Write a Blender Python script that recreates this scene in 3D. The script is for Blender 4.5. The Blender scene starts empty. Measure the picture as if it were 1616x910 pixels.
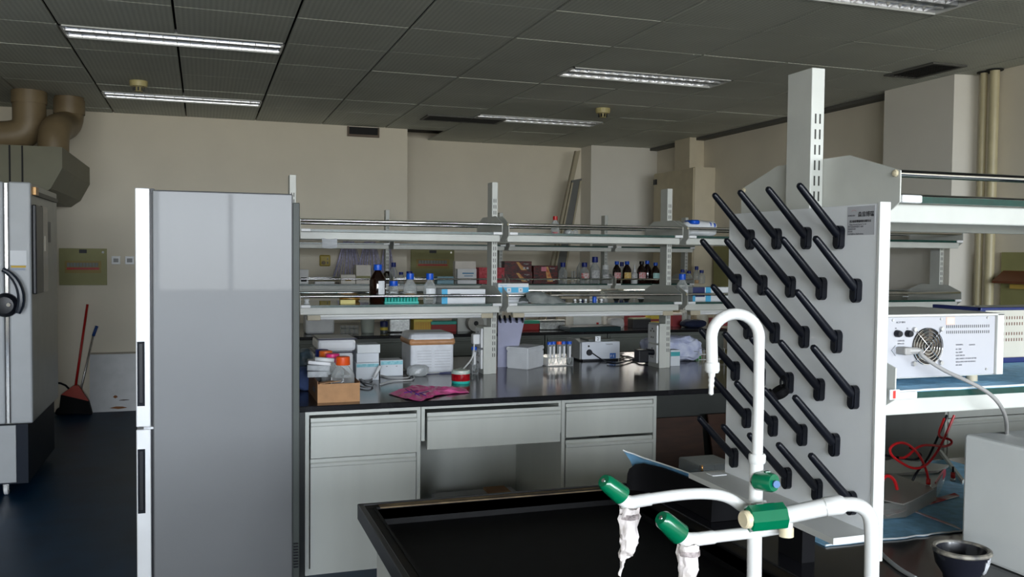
import bpy, bmesh, math, random
from mathutils import Vector, Matrix, noise
random.seed(7)
SC = bpy.context.scene
COL = SC.collection
PI = math.pi
# ------------------------------------------------------------------ camera
YAW, PITCH, ROLL, FPX = .3302, .0364, .0094, 1423.1
EYE = 1.5
def cam_axes():
    cy, sy = math.cos(YAW), math.sin(YAW)
    r = Vector((cy, -sy, 0)); f = Vector((sy, cy, 0)); u = Vector((0, 0, 1))
    cp, sp = math.cos(PITCH), math.sin(PITCH)
    f2 = f*cp-u*sp; u2 = u*cp+f*sp
    cr, sr = math.cos(ROLL), math.sin(ROLL)
    return r*cr+u2*sr, u2*cr-r*sr, f2
CR, CU, CF = cam_axes()
cd = bpy.data.cameras.new('camera'); cam = bpy.data.objects.new('camera', cd); COL.objects.link(cam)
cd.sensor_width = 36; cd.lens = 36*FPX/1616; cd.clip_start = .05
m = Matrix((CR, CU, -CF)).transposed().to_4x4(); m.translation = (0, 0, EYE)
cam.matrix_world = m; SC.camera = cam
# ------------------------------------------------------------------ world and light
w = bpy.data.worlds.new('world'); SC.world = w; w.use_nodes = True
nt = w.node_tree; nt.nodes.clear()
wo = nt.nodes.new('ShaderNodeOutputWorld'); bg = nt.nodes.new('ShaderNodeBackground')
tc = nt.nodes.new('ShaderNodeTexCoord'); sx = nt.nodes.new('ShaderNodeSeparateXYZ'); cr_ = nt.nodes.new('ShaderNodeValToRGB')
mp = nt.nodes.new('ShaderNodeMapRange'); mp.inputs[1].default_value = -1; mp.inputs[2].default_value = 1
nt.links.new(tc.outputs['Generated'], sx.inputs[0]); nt.links.new(sx.outputs['Z'], mp.inputs[0]); nt.links.new(mp.outputs[0], cr_.inputs[0])
el = cr_.color_ramp.elements
el[0].position = .47; el[0].color = (.46, .46, .43, 1)
el[1].position = .52; el[1].color = (.86, .93, 1.0, 1)
nt.links.new(cr_.outputs[0], bg.inputs[0]); nt.links.new(bg.outputs[0], wo.inputs[0])
bg.inputs[1].default_value = 9.0
WINS = [(-2.9, -1.0), (-.6, 1.3), (1.7, 3.6), (4.0, 5.1)]     # window openings in the wall behind the camera
WY, WZ0, WZ1 = -4.6, .95, 2.70
for a, b in WINS:
    ld = bpy.data.lights.new('window_daylight', 'AREA'); ld.shape = 'RECTANGLE'; ld.size = b-a; ld.size_y = WZ1-WZ0
    ld.energy = 1; ld.cycles.is_portal = True
    lo = bpy.data.objects.new('window_daylight', ld); COL.objects.link(lo)
    lo.location = ((a+b)/2, WY-.02, (WZ0+WZ1)/2); lo.rotation_euler = (PI/2, 0, 0)   # faces +Y
vs = SC.view_settings
SC.display_settings.display_device = 'sRGB'
vs.view_transform = 'Standard'; vs.look = 'None'; vs.gamma = 1; vs.use_curve_mapping = False
vs.exposure = 1.7
# ------------------------------------------------------------------ helpers
def ray(px, py): return CR*((px-808)/FPX)+CU*((455-py)/FPX)+CF
def at(px, py, x=None, y=None, z=None, d=None):
    r = ray(px, py)
    t = x/r.x if x is not None else y/r.y if y is not None else (z-EYE)/r.z if z is not None else d
    return r*t+Vector((0, 0, EYE))
MATS = {}
def M(name, col, rough=.5, metal=0, var=.06, scale=8, bump=0, bscale=60, trans=0, emit=0, spec=.5, coat=0, col2=None, stretch=None):
    if name in MATS: return MATS[name]
    mt = bpy.data.materials.new(name); MATS[name] = mt; mt.use_nodes = True
    n = mt.node_tree.nodes; l = mt.node_tree.links; b = n['Principled BSDF']
    b.inputs['Roughness'].default_value = rough; b.inputs['Metallic'].default_value = metal
    b.inputs['Transmission Weight'].default_value = trans; b.inputs['Specular IOR Level'].default_value = spec
    b.inputs['Coat Weight'].default_value = coat
    t = n.new('ShaderNodeTexCoord'); vec = t.outputs['Object']
    if stretch:
        mpn = n.new('ShaderNodeMapping'); mpn.inputs['Scale'].default_value = stretch; l.new(vec, mpn.inputs[0]); vec = mpn.outputs[0]
    nz = n.new('ShaderNodeTexNoise'); nz.inputs['Scale'].default_value = scale; nz.inputs['Detail'].default_value = 4
    l.new(vec, nz.inputs['Vector'])
    rp = n.new('ShaderNodeValToRGB'); rp.color_ramp.elements[0].position = .35; rp.color_ramp.elements[1].position = .65
    c2 = col2 or tuple(min(1, c*(1+var)) for c in col); c1 = col if col2 else tuple(c*(1-var) for c in col)
    rp.color_ramp.elements[0].color = (*c1, 1); rp.color_ramp.elements[1].color = (*c2, 1)
    l.new(nz.outputs['Fac'], rp.inputs[0]); l.new(rp.outputs[0], b.inputs['Base Color'])
    if emit:
        b.inputs['Emission Color'].default_value = (*col, 1); b.inputs['Emission Strength'].default_value = emit
    if bump:
        n2 = n.new('ShaderNodeTexNoise'); n2.inputs['Scale'].default_value = bscale; n2.inputs['Detail'].default_value = 3
        l.new(vec, n2.inputs['Vector'])
        bp = n.new('ShaderNodeBump'); bp.inputs['Strength'].default_value = bump; bp.inputs['Distance'].default_value = .004
        l.new(n2.outputs['Fac'], bp.inputs['Height']); l.new(bp.outputs[0], b.inputs['Normal'])
    return mt
def Mclear(name, col, alpha=.35, rough=.05):
    """clear glass / plastic: part see-through, part glossy, so that light passes cheaply"""
    if name in MATS: return MATS[name]
    mt = bpy.data.materials.new(name); MATS[name] = mt; mt.use_nodes = True
    n = mt.node_tree.nodes; l = mt.node_tree.links; n.clear()
    o = n.new('ShaderNodeOutputMaterial'); tr = n.new('ShaderNodeBsdfTransparent'); tr.inputs[0].default_value = (*[min(1, c**.3) for c in col], 1)
    pb = n.new('ShaderNodeBsdfPrincipled'); pb.inputs['Roughness'].default_value = rough
    nz = n.new('ShaderNodeTexNoise'); nz.inputs['Scale'].default_value = 15
    rp = n.new('ShaderNodeValToRGB'); rp.color_ramp.elements[0].color = (*[c*.9 for c in col], 1); rp.color_ramp.elements[1].color = (*col, 1)
    l.new(nz.outputs['Fac'], rp.inputs[0]); l.new(rp.outputs[0], pb.inputs['Base Color'])
    lw = n.new('ShaderNodeLayerWeight'); lw.inputs[0].default_value = .35
    mr = n.new('ShaderNodeMapRange'); mr.inputs[3].default_value = alpha; mr.inputs[4].default_value = 1
    l.new(lw.outputs['Facing'], mr.inputs[0])
    mx = n.new('ShaderNodeMixShader'); l.new(mr.outputs[0], mx.inputs[0]); l.new(tr.outputs[0], mx.inputs[1]); l.new(pb.outputs[0], mx.inputs[2])
    l.new(mx.outputs[0], o.inputs[0]); return mt
# --- bmesh builders (all take and return a bmesh, world or local coordinates alike)
def BM(): return bmesh.new()
def box(bm, a, b, bev=0):
    x0, x1 = sorted((a[0], b[0])); y0, y1 = sorted((a[1], b[1])); z0, z1 = sorted((a[2], b[2]))
    r = bmesh.ops.create_cube(bm, size=1)
    for v in r['verts']:
        v.co = Vector(((x0+x1)/2+v.co.x*(x1-x0), (y0+y1)/2+v.co.y*(y1-y0), (z0+z1)/2+v.co.z*(z1-z0)))
    if bev:
        es = list({e for v in r['verts'] for e in v.link_edges})
        bmesh.ops.bevel(bm, geom=es, offset=bev, segments=2, affect='EDGES', profile=.5)
    return bm
def bx(a, b, bev=0): return box(BM(), a, b, bev)
def prism(bm, pts, axis, a, b):
    """polygon pts (2D) extruded along axis from a to b"""
    def mk(p, t):
        return {'x': (t, p[0], p[1]), 'y': (p[0], t, p[1]), 'z': (p[0], p[1], t)}[axis]
    v0 = [bm.verts.new(mk(p, a)) for p in pts]; v1 = [bm.verts.new(mk(p, b)) for p in pts]
    n = len(pts); fs = [bm.faces.new(v0), bm.faces.new(v1[::-1])]
    for i in range(n): fs.append(bm.faces.new((v0[i], v1[i], v1[(i+1) % n], v0[(i+1) % n])))
    bmesh.ops.recalc_face_normals(bm, faces=fs)
    return bm
def tube(bm, pts, r, seg=10, closed=False, cap=True, smooth=0):
    pts = [Vector(p) for p in pts]
    if smooth:
        for _ in range(smooth):
            q = [pts[0]]
            for i in range(len(pts)-1):
                q += [pts[i].lerp(pts[i+1], .25), pts[i].lerp(pts[i+1], .75)]
            q.append(pts[-1]); pts = q
    rr = list(r) if isinstance(r, (list, tuple)) else [r]*len(pts)
    if len(rr) != len(pts):
        n_, m_ = len(rr)-1, len(pts)-1
        rr = [rr[min(int(i*n_/m_), n_-1)]*(1-(i*n_/m_-min(int(i*n_/m_), n_-1)))+rr[min(int(i*n_/m_), n_-1)+1]*(i*n_/m_-min(int(i*n_/m_), n_-1)) for i in range(m_+1)]
    rings = []; up = None
    for i, p in enumerate(pts):
        a = pts[max(i-1, 0)]; b = pts[min(i+1, len(pts)-1)]
        if closed: a = pts[i-1]; b = pts[(i+1) % len(pts)]
        d = (b-a).normalized()
        if up is None: up = d.orthogonal().normalized()
        up = (up-d*up.dot(d)).normalized(); s = d.cross(up)
        rings.append([bm.verts.new(p+(up*math.cos(2*PI*k/seg)+s*math.sin(2*PI*k/seg))*rr[i]) for k in range(seg)])
    fs = []
    nr = len(rings)
    for i in range(nr if closed else nr-1):
        A = rings[i]; B = rings[(i+1) % nr]
        for k in range(seg):
            fs.append(bm.faces.new((A[k], A[(k+1) % seg], B[(k+1) % seg], B[k])))
    if cap and not closed:
        fs.append(bm.faces.new(rings[0][::-1])); fs.append(bm.faces.new(rings[-1]))
    for f in fs: f.smooth = len(f.verts) == 4
    bmesh.ops.recalc_face_normals(bm, faces=fs)
    return bm
def lathe(bm, prof, c=(0, 0, 0), seg=20, axis='z', cap=True):
    """profile [(radius, height)] turned around the axis"""
    c = Vector(c); rings = []; fs = []
    def P3(x, y, h): return c+Vector({'z': (x, y, h), 'y': (x, h, y), 'x': (h, x, y)}[axis])
    for r, h in prof:
        if r < 1e-5: rings.append([bm.verts.new(P3(0, 0, h))])
        else: rings.append([bm.verts.new(P3(r*math.cos(2*PI*k/seg), r*math.sin(2*PI*k/seg), h)) for k in range(seg)])
    for A, B in zip(rings, rings[1:]):
        for k in range(seg):
            k2 = (k+1) % seg
            if len(A) == 1 and len(B) == 1: continue
            if len(A) == 1: fs.append(bm.faces.new((A[0], B[k], B[k2])))
            elif len(B) == 1: fs.append(bm.faces.new((A[k], B[0], A[k2])))
            else: fs.append(bm.faces.new((A[k], B[k], B[k2], A[k2])))
    if cap and len(rings[0]) > 1: fs.append(bm.faces.new(rings[0]))
    if cap and len(rings[-1]) > 1: fs.append(bm.faces.new(rings[-1][::-1]))
    for f in fs: f.smooth = len(f.verts) < 5
    bmesh.ops.recalc_face_normals(bm, faces=fs)
    return bm
def smooth_sharp(me, ang=.6):
    bm = bmesh.new(); bm.from_mesh(me)
    for e in bm.edges:
        if len(e.link_faces) == 2 and e.calc_face_angle(0) > ang: e.smooth = False
    bm.to_mesh(me); bm.free()
def rough_up(bm, amp, sc, seed=0):
    for v in bm.verts:
        n3 = noise.noise_vector(v.co*sc+Vector((seed, seed*2.3, 0)))
        v.co += n3*amp
    return bm
def slab(bm, p, q, wdir, wid, tdir, th):
    """board from p to q, wid wide along wdir, th thick along tdir"""
    p, q, wdir, tdir = Vector(p), Vector(q), Vector(wdir).normalized(), Vector(tdir).normalized()
    vs_ = [bm.verts.new(c+wdir*s*wid/2+tdir*t*th/2) for c in (p, q) for s in (-1, 1) for t in (-1, 1)]
    for f in ((0, 1, 3, 2), (4, 6, 7, 5), (0, 4, 5, 1), (2, 3, 7, 6), (0, 2, 6, 4), (1, 5, 7, 3)): bm.faces.new([vs_[i] for i in f])
    bmesh.ops.recalc_face_normals(bm, faces=bm.faces[:]); return bm
def grid(bm, P00, P10, P01, nx, ny, fn=None):
    P00, P10, P01 = Vector(P00), Vector(P10), Vector(P01); vv = []
    for j in range(ny+1):
        for i in range(nx+1):
            u, v = i/nx, j/ny; p = P00+(P10-P00)*u+(P01-P00)*v
            if fn: p = fn(u, v, p)
            vv.append(bm.verts.new(p))
    for j in range(ny):
        for i in range(nx):
            a = j*(nx+1)+i; f = bm.faces.new((vv[a], vv[a+1], vv[a+nx+2], vv[a+nx+1])); f.smooth = True
    return bm
def thicken(bm, t):
    bmesh.ops.solidify(bm, geom=bm.faces[:], thickness=t); return bm
# --- objects
ROOT = {}
def T(name, label, cat, loc=(0, 0, 0), group=None, rz=0):
    o = bpy.data.objects.new(name, None); COL.objects.link(o); o.empty_display_size = .05
    o.location = loc; o.rotation_euler = (0, 0, rz); o['label'] = label; o['category'] = cat
    if group: o['group'] = group
    ROOT[o.name] = Matrix.LocRotScale(Vector(loc), Matrix.Rotation(rz, 3, 'Z'), None)
    return o
def P(name, bm, mat, parent, label=None, local=False, kind=None):
    """a part: geometry in world coordinates unless local"""
    mx = ROOT[parent.name]
    if not local: bm.transform(mx.inverted())
    me = bpy.data.meshes.new(name); bm.to_mesh(me); bm.free(); me.materials.append(mat)
    if any(p.use_smooth for p in me.polygons): smooth_sharp(me)
    o = bpy.data.objects.new(name, me); COL.objects.link(o); o.parent = parent
    ROOT[o.name] = mx
    if label: o['label'] = label
    if kind: o['kind'] = kind
    return o
def S(name, bm, mat, label=None, cat=None, group=None, kind=None):
    """a top-level thing of one mesh; origin at the middle of its base"""
    xs = [v.co for v in bm.verts]
    c = Vector(((min(v.x for v in xs)+max(v.x for v in xs))/2, (min(v.y for v in xs)+max(v.y for v in xs))/2, min(v.z for v in xs)))
    bm.transform(Matrix.Translation(-c))
    me = bpy.data.meshes.new(name); bm.to_mesh(me); bm.free(); me.materials.append(mat)
    if any(p.use_smooth for p in me.polygons): smooth_sharp(me)
    o = bpy.data.objects.new(name, me); COL.objects.link(o); o.location = c; ROOT[o.name] = Matrix.Translation(c)
    if label: o['label'] = label
    if cat: o['category'] = cat
    if group: o['group'] = group
    if kind: o['kind'] = kind
    return o
def text(name, s, size, loc, rot, mat, parent, align='LEFT', sx_=1, ex=.0003):
    cu = bpy.data.curves.new(name, 'FONT'); cu.body = s; cu.size = size; cu.extrude = ex; cu.align_x = align
    tmp = bpy.data.objects.new('tmp', cu); COL.objects.link(tmp)
    dg = bpy.context.evaluated_depsgraph_get(); dg.update()
    me = bpy.data.meshes.new_from_object(tmp.evaluated_get(dg)); bpy.data.objects.remove(tmp)
    me.transform(Matrix.Translation(loc) @ rot.to_4x4() @ Matrix.Diagonal((sx_, 1, 1, 1)))
    me.transform(ROOT[parent.name].inverted())
    me.materials.clear(); me.materials.append(mat)
    o = bpy.data.objects.new(name, me); COL.objects.link(o); o.parent = parent; ROOT[o.name] = ROOT[parent.name]
    return o
FRONT = Matrix.Rotation(PI/2, 3, 'X')                       # text read from -Y
LEFTW = Matrix.Rotation(-PI/2, 3, 'Z') @ Matrix.Rotation(PI/2, 3, 'X')   # text read from -X
# ------------------------------------------------------------------ materials
wallm = M('wall_paint', (.74, .68, .56), .75, var=.03, scale=2, bump=.08, bscale=120)
wallw = M('wall_paint_white', (.74, .71, .64), .7, var=.03, scale=2, bump=.06, bscale=120)
tilem = M('ceiling_tile', (.34, .355, .33), .8, var=.05, scale=3)
darkm = M('dark_void', (.012, .012, .012), .8)
white = M('white_powder_coat', (.66, .67, .65), .38, var=.03, scale=6)
postm = M('grey_white_steel', (.57, .58, .54), .4, var=.04, scale=10)
greym = M('cabinet_grey', (.60, .62, .585), .42, var=.02, scale=3, stretch=(4, 4, .6))
blackepoxy = M('black_epoxy_worktop', (.012, .012, .015), .16, var=.3, scale=12, spec=.55)
sinkm = M('black_sink', (.0035, .0035, .004), .55, var=.3, scale=20, spec=.15)
rimm = M('worn_sink_rim', (.006, .006, .006), .55, col2=(.02, .015, .010), scale=9, spec=.15)
steel = M('polished_steel', (.72, .72, .72), .10, 1, var=.01)
chrome = M('chrome', (.85, .85, .85), .06, 1)
greenedge = M('green_glass_edge', (.004, .045, .036), .25, var=.2, scale=30)
glassm = Mclear('shelf_glass', (.10, .20, .17), .12, .03)
clearm = Mclear('clear_glass', (.75, .78, .78), .16, .04)
plasticm = Mclear('clear_plastic', (.7, .73, .74), .32, .15)
frostm = M('frosted_plastic', (.62, .68, .62), .35, trans=.3)
bluecap = M('blue_cap', (.0, .09, .62), .35, var=.08)
dkblue = M('navy_plastic', (.01, .02, .12), .4)
whitep = M('white_plastic', (.78, .79, .8), .35, var=.02)
paperw = M('white_card', (.80, .82, .85), .6, var=.02)
ivory = M('ivory_plastic', (.62, .55, .38), .4, var=.06)
beigep = M('beige_plastic', (.46, .41, .30), .5, var=.06)
blackp = M('black_plastic', (.005, .006, .010), .32, var=.2, spec=.3)
blackr = M('black_rubber', (.004, .004, .005), .7, spec=.15)
redp = M('red_plastic', (.42, .008, .006), .4, var=.1)
greenp = M('green_knob', (.0, .14, .06), .25, var=.12, coat=.4)
pvc = M('white_epoxy_pipe', (.72, .72, .70), .28, var=.02, coat=.3)
amber = M('amber_glass', (.014, .004, .002), .06, var=.3, coat=.5)
olive = M('olive_panel', (.30, .29, .12), .55, var=.05)
carton = M('kraft_cardboard', (.46, .25, .12), .8, var=.08, scale=25)
cartin = M('kraft_inside', (.28, .14, .07), .85, var=.08)
tealp = M('teal_plastic', (.03, .50, .42), .4, var=.1)
cyanp = M('cyan_print', (.08, .48, .80), .5)
bluepad = M('blue_absorbent_pad', (.28, .56, .80), .85, var=.12, scale=30, bump=.5, bscale=90)
padw = M('torn_pad_edge', (.75, .78, .78), .9)
pink = M('pink_bag_film', (.72, .05, .26), .28, col2=(.85, .16, .42), scale=14)
lav = M('lavender_fabric', (.42, .46, .68), .8, col2=(.66, .70, .85), scale=16)
brownw = M('brown_board', (.06, .022, .010), .55, var=.2, scale=6, stretch=(1, 1, 6))
inkm = M('black_ink', (.03, .03, .035), .6)
inkg = M('grey_ink', (.22, .22, .24), .7)
alum = M('brushed_aluminium', (.55, .55, .55), .35, 1, var=.08, scale=40)
tubelit = M('lit_tube', (1, .95, .88), .5, emit=9)
# ================================================================== THE SETTING
XL, XR, YB, YR, HC = -3.4, 5.2, 9.3, 10.1, 2.807
def struct(name, bm, mat, parent=None):
    if parent: return P(name, bm, mat, parent)
    return S(name, bm, mat, kind='structure')
floorm = M('blue_vinyl_floor', (.002, .027, .068), .40, var=.18, scale=5, bump=.03, bscale=200, spec=.22)
struct('floor', bx((XL-.1, WY-.1, -.1), (XR+.1, YR+.1, 0)), floorm)
struct('wall_left', bx((XL-.12, WY, 0), (XL, YB, 3)), wallm)
struct('wall_back', bx((XL-.12, YB, 0), (2.02, YB+.12, 3)), wallm)
b = bx((1.9, YB+.12, 0), (2.02, YR, 3)); box(b, (1.9, YR, 0), (4.4, YR+.12, 3)); struct('wall_recess', b, wallm)
# the right wall, with its two columns
struct('wall_right', bx((XR, WY, 0), (XR+.12, YR, 3)), wallm)
struct('wall_corner', bx((4.33, 9.80, 0), (XR, YR+.12, 3)), wallw)
b = BM(); prism(b, [(5.02, 5.06), (5.2, 5.02), (5.2, 5.75), (5.02, 5.75)], 'z', 0, HC); struct('wall_column', b, wallw)
# window wall behind the camera: piers, sill and head around four openings
b = bx((XL, WY-.15, 0), (XR, WY, WZ0)); box(b, (XL, WY-.15, WZ1), (XR, WY, 3))
xs = [XL]+[v for ab in WINS for v in ab]+[XR]
for i in range(0, len(xs), 2): box(b, (xs[i], WY-.15, WZ0), (xs[i+1], WY, WZ1))
struct('wall_front', b, wallw)
for i, (a, c) in enumerate(WINS):
    f = BM()
    for u in (a+.03, (a+c)/2, c-.03): box(f, (u-.03, WY-.1, WZ0), (u+.03, WY-.04, WZ1))
    for v in (WZ0+.03, WZ1-.03): box(f, (a, WY-.1, v-.03), (c, WY-.04, v+.03))
    struct('window_%d' % (i+1), f, white)
# ceiling: dark void slab, with separate tiles hung under it
ceil = struct('ceiling', bx((XL, WY, HC+.08), (XR, YR, HC+.16)), darkm)
TX, TY = .6429, .6456
gx = lambda i: -.792+TX*i
gy = lambda j: 5.168+TY*j
def tile_mesh(sx_, sy_):
    bm = bx((0.006, .003, HC), (sx_-.006, sy_-.003, HC+.012))
    for v in bm.verts:                                    # small chamfer on the lower edge
        if v.co.z < HC+.001:
            v.co.x += .003 if v.co.x < sx_/2 else -.003; v.co.y += .003 if v.co.y < sy_/2 else -.003
    me = bpy.data.meshes.new('ceiling_tile'); bm.to_mesh(me); bm.free(); me.materials.append(TILE); return me
# perforated tile: fine rows of pinholes
TILE = bpy.data.materials.new('perforated_tile'); TILE.use_nodes = True
n = TILE.node_tree.nodes; l = TILE.node_tree.links; b_ = n['Principled BSDF']; b_.inputs['Roughness'].default_value = .8
geo = n.new('ShaderNodeNewGeometry'); wv = n.new('ShaderNodeTexWave'); wv.bands_direction = 'X'; wv.inputs['Scale'].default_value = 11.0
w2 = n.new('ShaderNodeTexWave'); w2.bands_direction = 'Y'; w2.inputs['Scale'].default_value = 14.0
nz = n.new('ShaderNodeTexNoise'); nz.inputs['Scale'].default_value = 1.3
mu = n.new('ShaderNodeMath'); mu.operation = 'MULTIPLY'
mx = n.new('ShaderNodeMix'); mx.data_type = 'RGBA'; mx.inputs[6].default_value = (.70, .72, .64, 1); mx.inputs[7].default_value = (.50, .52, .46, 1)
m3 = n.new('ShaderNodeMix'); m3.data_type = 'RGBA'; m3.blend_type = 'MULTIPLY'; m3.inputs[0].default_value = .35
for t_ in (wv, w2, nz): l.new(geo.outputs['Position'], t_.inputs['Vector'])
l.new(wv.outputs['Fac'], mu.inputs[0]); l.new(w2.outputs['Fac'], mu.inputs[1]); l.new(mu.outputs[0], mx.inputs[0])
l.new(mx.outputs[2], m3.inputs[6]); l.new(nz.outputs['Fac'], m3.inputs[7]); l.new(m3.outputs[2], b_.inputs['Base Color'])
bp = n.new('ShaderNodeBump'); bp.inputs['Strength'].default_value = .4; bp.inputs['Distance'].default_value = .003; bp.invert = True
l.new(mu.outputs[0], bp.inputs['Height']); l.new(bp.outputs[0], b_.inputs['Normal'])
LIGHTS = [(0, 1, 'near'), (0, 4, 'far'), (5, 1, 'near'), (5, 4, 'far'), (5, -3, 'far')]
occ = {}
for i, j, h in LIGHTS:
    for di in (0, 1): occ[(i+di, j)] = h
tcache = {}
def put_tile(x, y, sx_, sy_):
    k = (round(sx_, 3), round(sy_, 3))
    if k not in tcache: tcache[k] = tile_mesh(*k)
    o = bpy.data.objects.new('ceiling_tile', tcache[k]); COL.objects.link(o); o.parent = ceil
    o.location = Vector((x, y, random.uniform(-.0012, .0012)))-ceil.location
for j in range(-5, 8):
    for i in range(-4, 10):
        x0, x1, y0, y1 = gx(i), gx(i+1), gy(j), gy(j+1)
        x1 = min(x1, XR)
        if x0 < 1.95: y1 = min(y1, YB)
        y1 = min(y1, YR)
        if x0 < XL-.2 or x1-x0 < .05 or y1-y0 < .05: continue
        h = occ.get((i, j))
        if h == 'near': y0 = y0+TY/2
        elif h == 'far': y1 = y1-TY/2
        put_tile(x0, y0, x1-x0, y1-y0)
struct('dark_slot_1', bx((5.10, 5.76, HC-.03), (5.2, 9.8, HC-.001)), M('slot_shade', (.10, .10, .09), .7))  # added strip: its dark colour stands for the shaded slot at the ceiling edge
# ---- recessed lamp fittings
lam = M('lamp_reflector', (.88, .89, .93), .25, .85, var=.03)
for k, (i, j, h) in enumerate(LIGHTS):
    x0, x1 = gx(i)+.008, gx(i+2)-.008; y0 = gy(j)+(0 if h == 'near' else TY/2)+.004; y1 = y0+TY/2-.008
    lab = ['unlit louvred ceiling lamp nearest above the fridge on the left', 'unlit louvred ceiling lamp farthest left, beside the round detector',
           'louvred ceiling lamp in the middle right, just left of the white shelf post top', 'louvred ceiling lamp at the far end beside the dark slot grille',
           'louvred ceiling lamp cut by the top edge of the photo'][k]
    t = T('ceiling_light', lab, 'lamp', ((x0+x1)/2, (y0+y1)/2, HC), 'recessed ceiling lamps')
    f = BM()
    for q in ((x0, y0, x1, y0+.012), (x0, y1-.012, x1, y1), (x0, y0, x0+.012, y1), (x1-.012, y0, x1, y1)):
        box(f, (q[0], q[1], HC-.006), (q[2], q[3], HC+.028))
    P('frame', f, white, t)
    ym = (y0+y1)/2
    for s, (ya, yb) in enumerate(((y0+.014, ym-.008), (ym+.008, y1-.014))):
        r = BM(); yc = (ya+yb)/2; N = 14
        prof = [((ya+yb)/2-(yb-ya)/2*math.cos(PI*u/N), HC+.003+.060*math.sin(PI*u/N)) for u in range(N+1)]
        vv = [[r.verts.new((x, y, z)) for y, z in prof] for x in (x0+.014, x1-.014)]
        for u in range(N):
            fc = r.faces.new((vv[0][u], vv[0][u+1], vv[1][u+1], vv[1][u])); fc.smooth = True
        P('reflector', r, lam, t)
        P('tube', tube(BM(), [(x0+.03, yc, HC+.013), (x1-.03, yc, HC+.013)], .009, 8), whitep, t)
        L = BM(); nf = 16
        for u in range(1, nf):
            xx = x0+.014+(x1-x0-.028)*u/nf
            prism(L, [(ya, HC+.001), (yb, HC+.001), (yb-.02, HC+.02), (ya+.02, HC+.02)], 'x', xx-.0015, xx+.0015)
        o = P('louvre', L, lam, t); o['kind'] = 'stuff'
    P('divider', bx((x0+.01, ym-.008, HC+.0), (x1-.01, ym+.008, HC+.02)), M('fitting_grey', (.2, .21, .21), .5), t)
# ---- things on the ceiling
def vent(name, lab, x0, y0, x1, y1, ns, along='x'):
    t = T(name, lab, 'vent', ((x0+x1)/2, (y0+y1)/2, HC-.012))
    f = BM(); e = .025
    for q in ((x0, y0, x1, y0+e), (x0, y1-e, x1, y1), (x0, y0+e, x0+e, y1-e), (x1-e, y0+e, x1, y1-e)): box(f, (q[0], q[1], HC-.012), (q[2], q[3], HC-.0015))
    P('frame', f, M('vent_frame', (.10, .10, .09), .6), t)
    P('backing', bx((x0+e, y0+e, HC-.004), (x1-e, y1-e, HC-.0015)), darkm, t)
    for k in range(ns):
        if along == 'x':
            y = y0+e+(y1-y0-2*e)*(k+.5)/ns; P('slat', slab(BM(), (x0+e, y, HC-.009), (x1-e, y, HC-.009), (0, 1, .5), .012, (0, -.5, 1), .002), M('vent_slat', (.06, .06, .055), .6), t)
        else:
            x = x0+e+(x1-x0-2*e)*(k+.5)/ns; P('slat', slab(BM(), (x, y0+e, HC-.009), (x, y1-e, HC-.009), (1, 0, .5), .012, (-.5, 0, 1), .002), M('vent_slat', (.06, .06, .055), .6), t)
vent('air_grille', 'long dark slotted air grille left of the farthest right ceiling lamp', 1.98, 8.24, 2.75, 8.56, 7)
vent('air_vent', 'dark square ceiling vent near the right wall column', 4.57, 4.79, 4.86, 5.25, 8, 'y')
for (x, y, lab) in ((-.462, 7.5, 'cream round smoke detector above the far left ceiling lamp'), (3.345, 7.33, 'cream round smoke detector on the right half of the ceiling')):
    t = T('smoke_detector', lab, 'detector', (x, y, HC-.09), 'smoke detectors')
    dm = M('aged_cream_plastic', (.55, .47, .22), .45)
    P('base', lathe(BM(), [(.062, HC-.045), (.066, HC-.02), (.066, HC-.002)], (x, y, 0), 24), dm, t)
    P('sensor_head', lathe(BM(), [(.0, HC-.085), (.028, HC-.083), (.034, HC-.07), (.036, HC-.045)], (x, y, 0), 18), M('aged_cream_dark', (.32, .27, .12), .5), t)
    fl = BM()
    for k in range(8):
        a = k*PI/4; box(fl, (x+math.cos(a)*.036-.005, y+math.sin(a)*.036-.005, HC-.078), (x+math.cos(a)*.036+.005, y+math.sin(a)*.036+.005, HC-.05))
    P('vent_slots', fl, blackp, t)
# ---- duct opening high in the back wall
t = T('wall_opening', 'dark square duct opening high on the back wall', 'opening', (1.555, YB-.03, 2.71))
f = BM()
for q in ((1.395, 2.70, 1.72, 2.722), (1.395, 2.722, 1.41, 2.80), (1.705, 2.722, 1.72, 2.80)): box(f, (q[0], YB-.03, q[1]), (q[2], YB-.001, q[3]))
P('frame', f, M('rust_frame', (.16, .12, .09), .7), t); P('backing', bx((1.41, YB-.006, 2.722), (1.705, YB-.001, 2.80)), darkm, t)
# ---- distribution boards
def dist_board(lab, x0, x1, z0, z1, y=YB):
    y -= .001
    t = T('distribution_board', lab, 'electrical panel', ((x0+x1)/2, y, z0), 'olive breaker panels on the back wall')
    P('panel', bx((x0, y-.02, z0), (x1, y, z1), .002), olive, t)
    W, H = x1-x0, z1-z0
    P('window_plate', bx((x0+.12*W, y-.024, z0+.33*H), (x1-.12*W, y-.02, z0+.66*H)), M('mustard_plate', (.30, .22, .05), .5), t)
    n_ = 10
    for k in range(n_):
        a = x0+W*(.17+.66*k/n_); P('breaker', bx((a, y-.036, z0+.5*H), (a+W*.055, y-.024, z0+.61*H)), M('breaker_grey', (.22, .24, .22), .5), t)
    P('red_strip', bx((x0+.16*W, y-.027, z0+.42*H), (x1-.16*W, y-.024, z0+.48*H)), redp, t, 'dark red strip under the breakers')
    P('nameplate', bx((x0+.42*W, y-.023, z0+.87*H), (x0+.58*W, y-.02, z0+.97*H)), blackp, t)
    P('lock', lathe(BM(), [(.012, y-.028), (.012, y-.02)], (x1-.08*W, 0, z0+.9*H), 12, 'y'), steel, t)
dist_board('olive breaker panel on the wall between the freezer and the fridge', -1.265, -.858, 1.186, 1.53)
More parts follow.
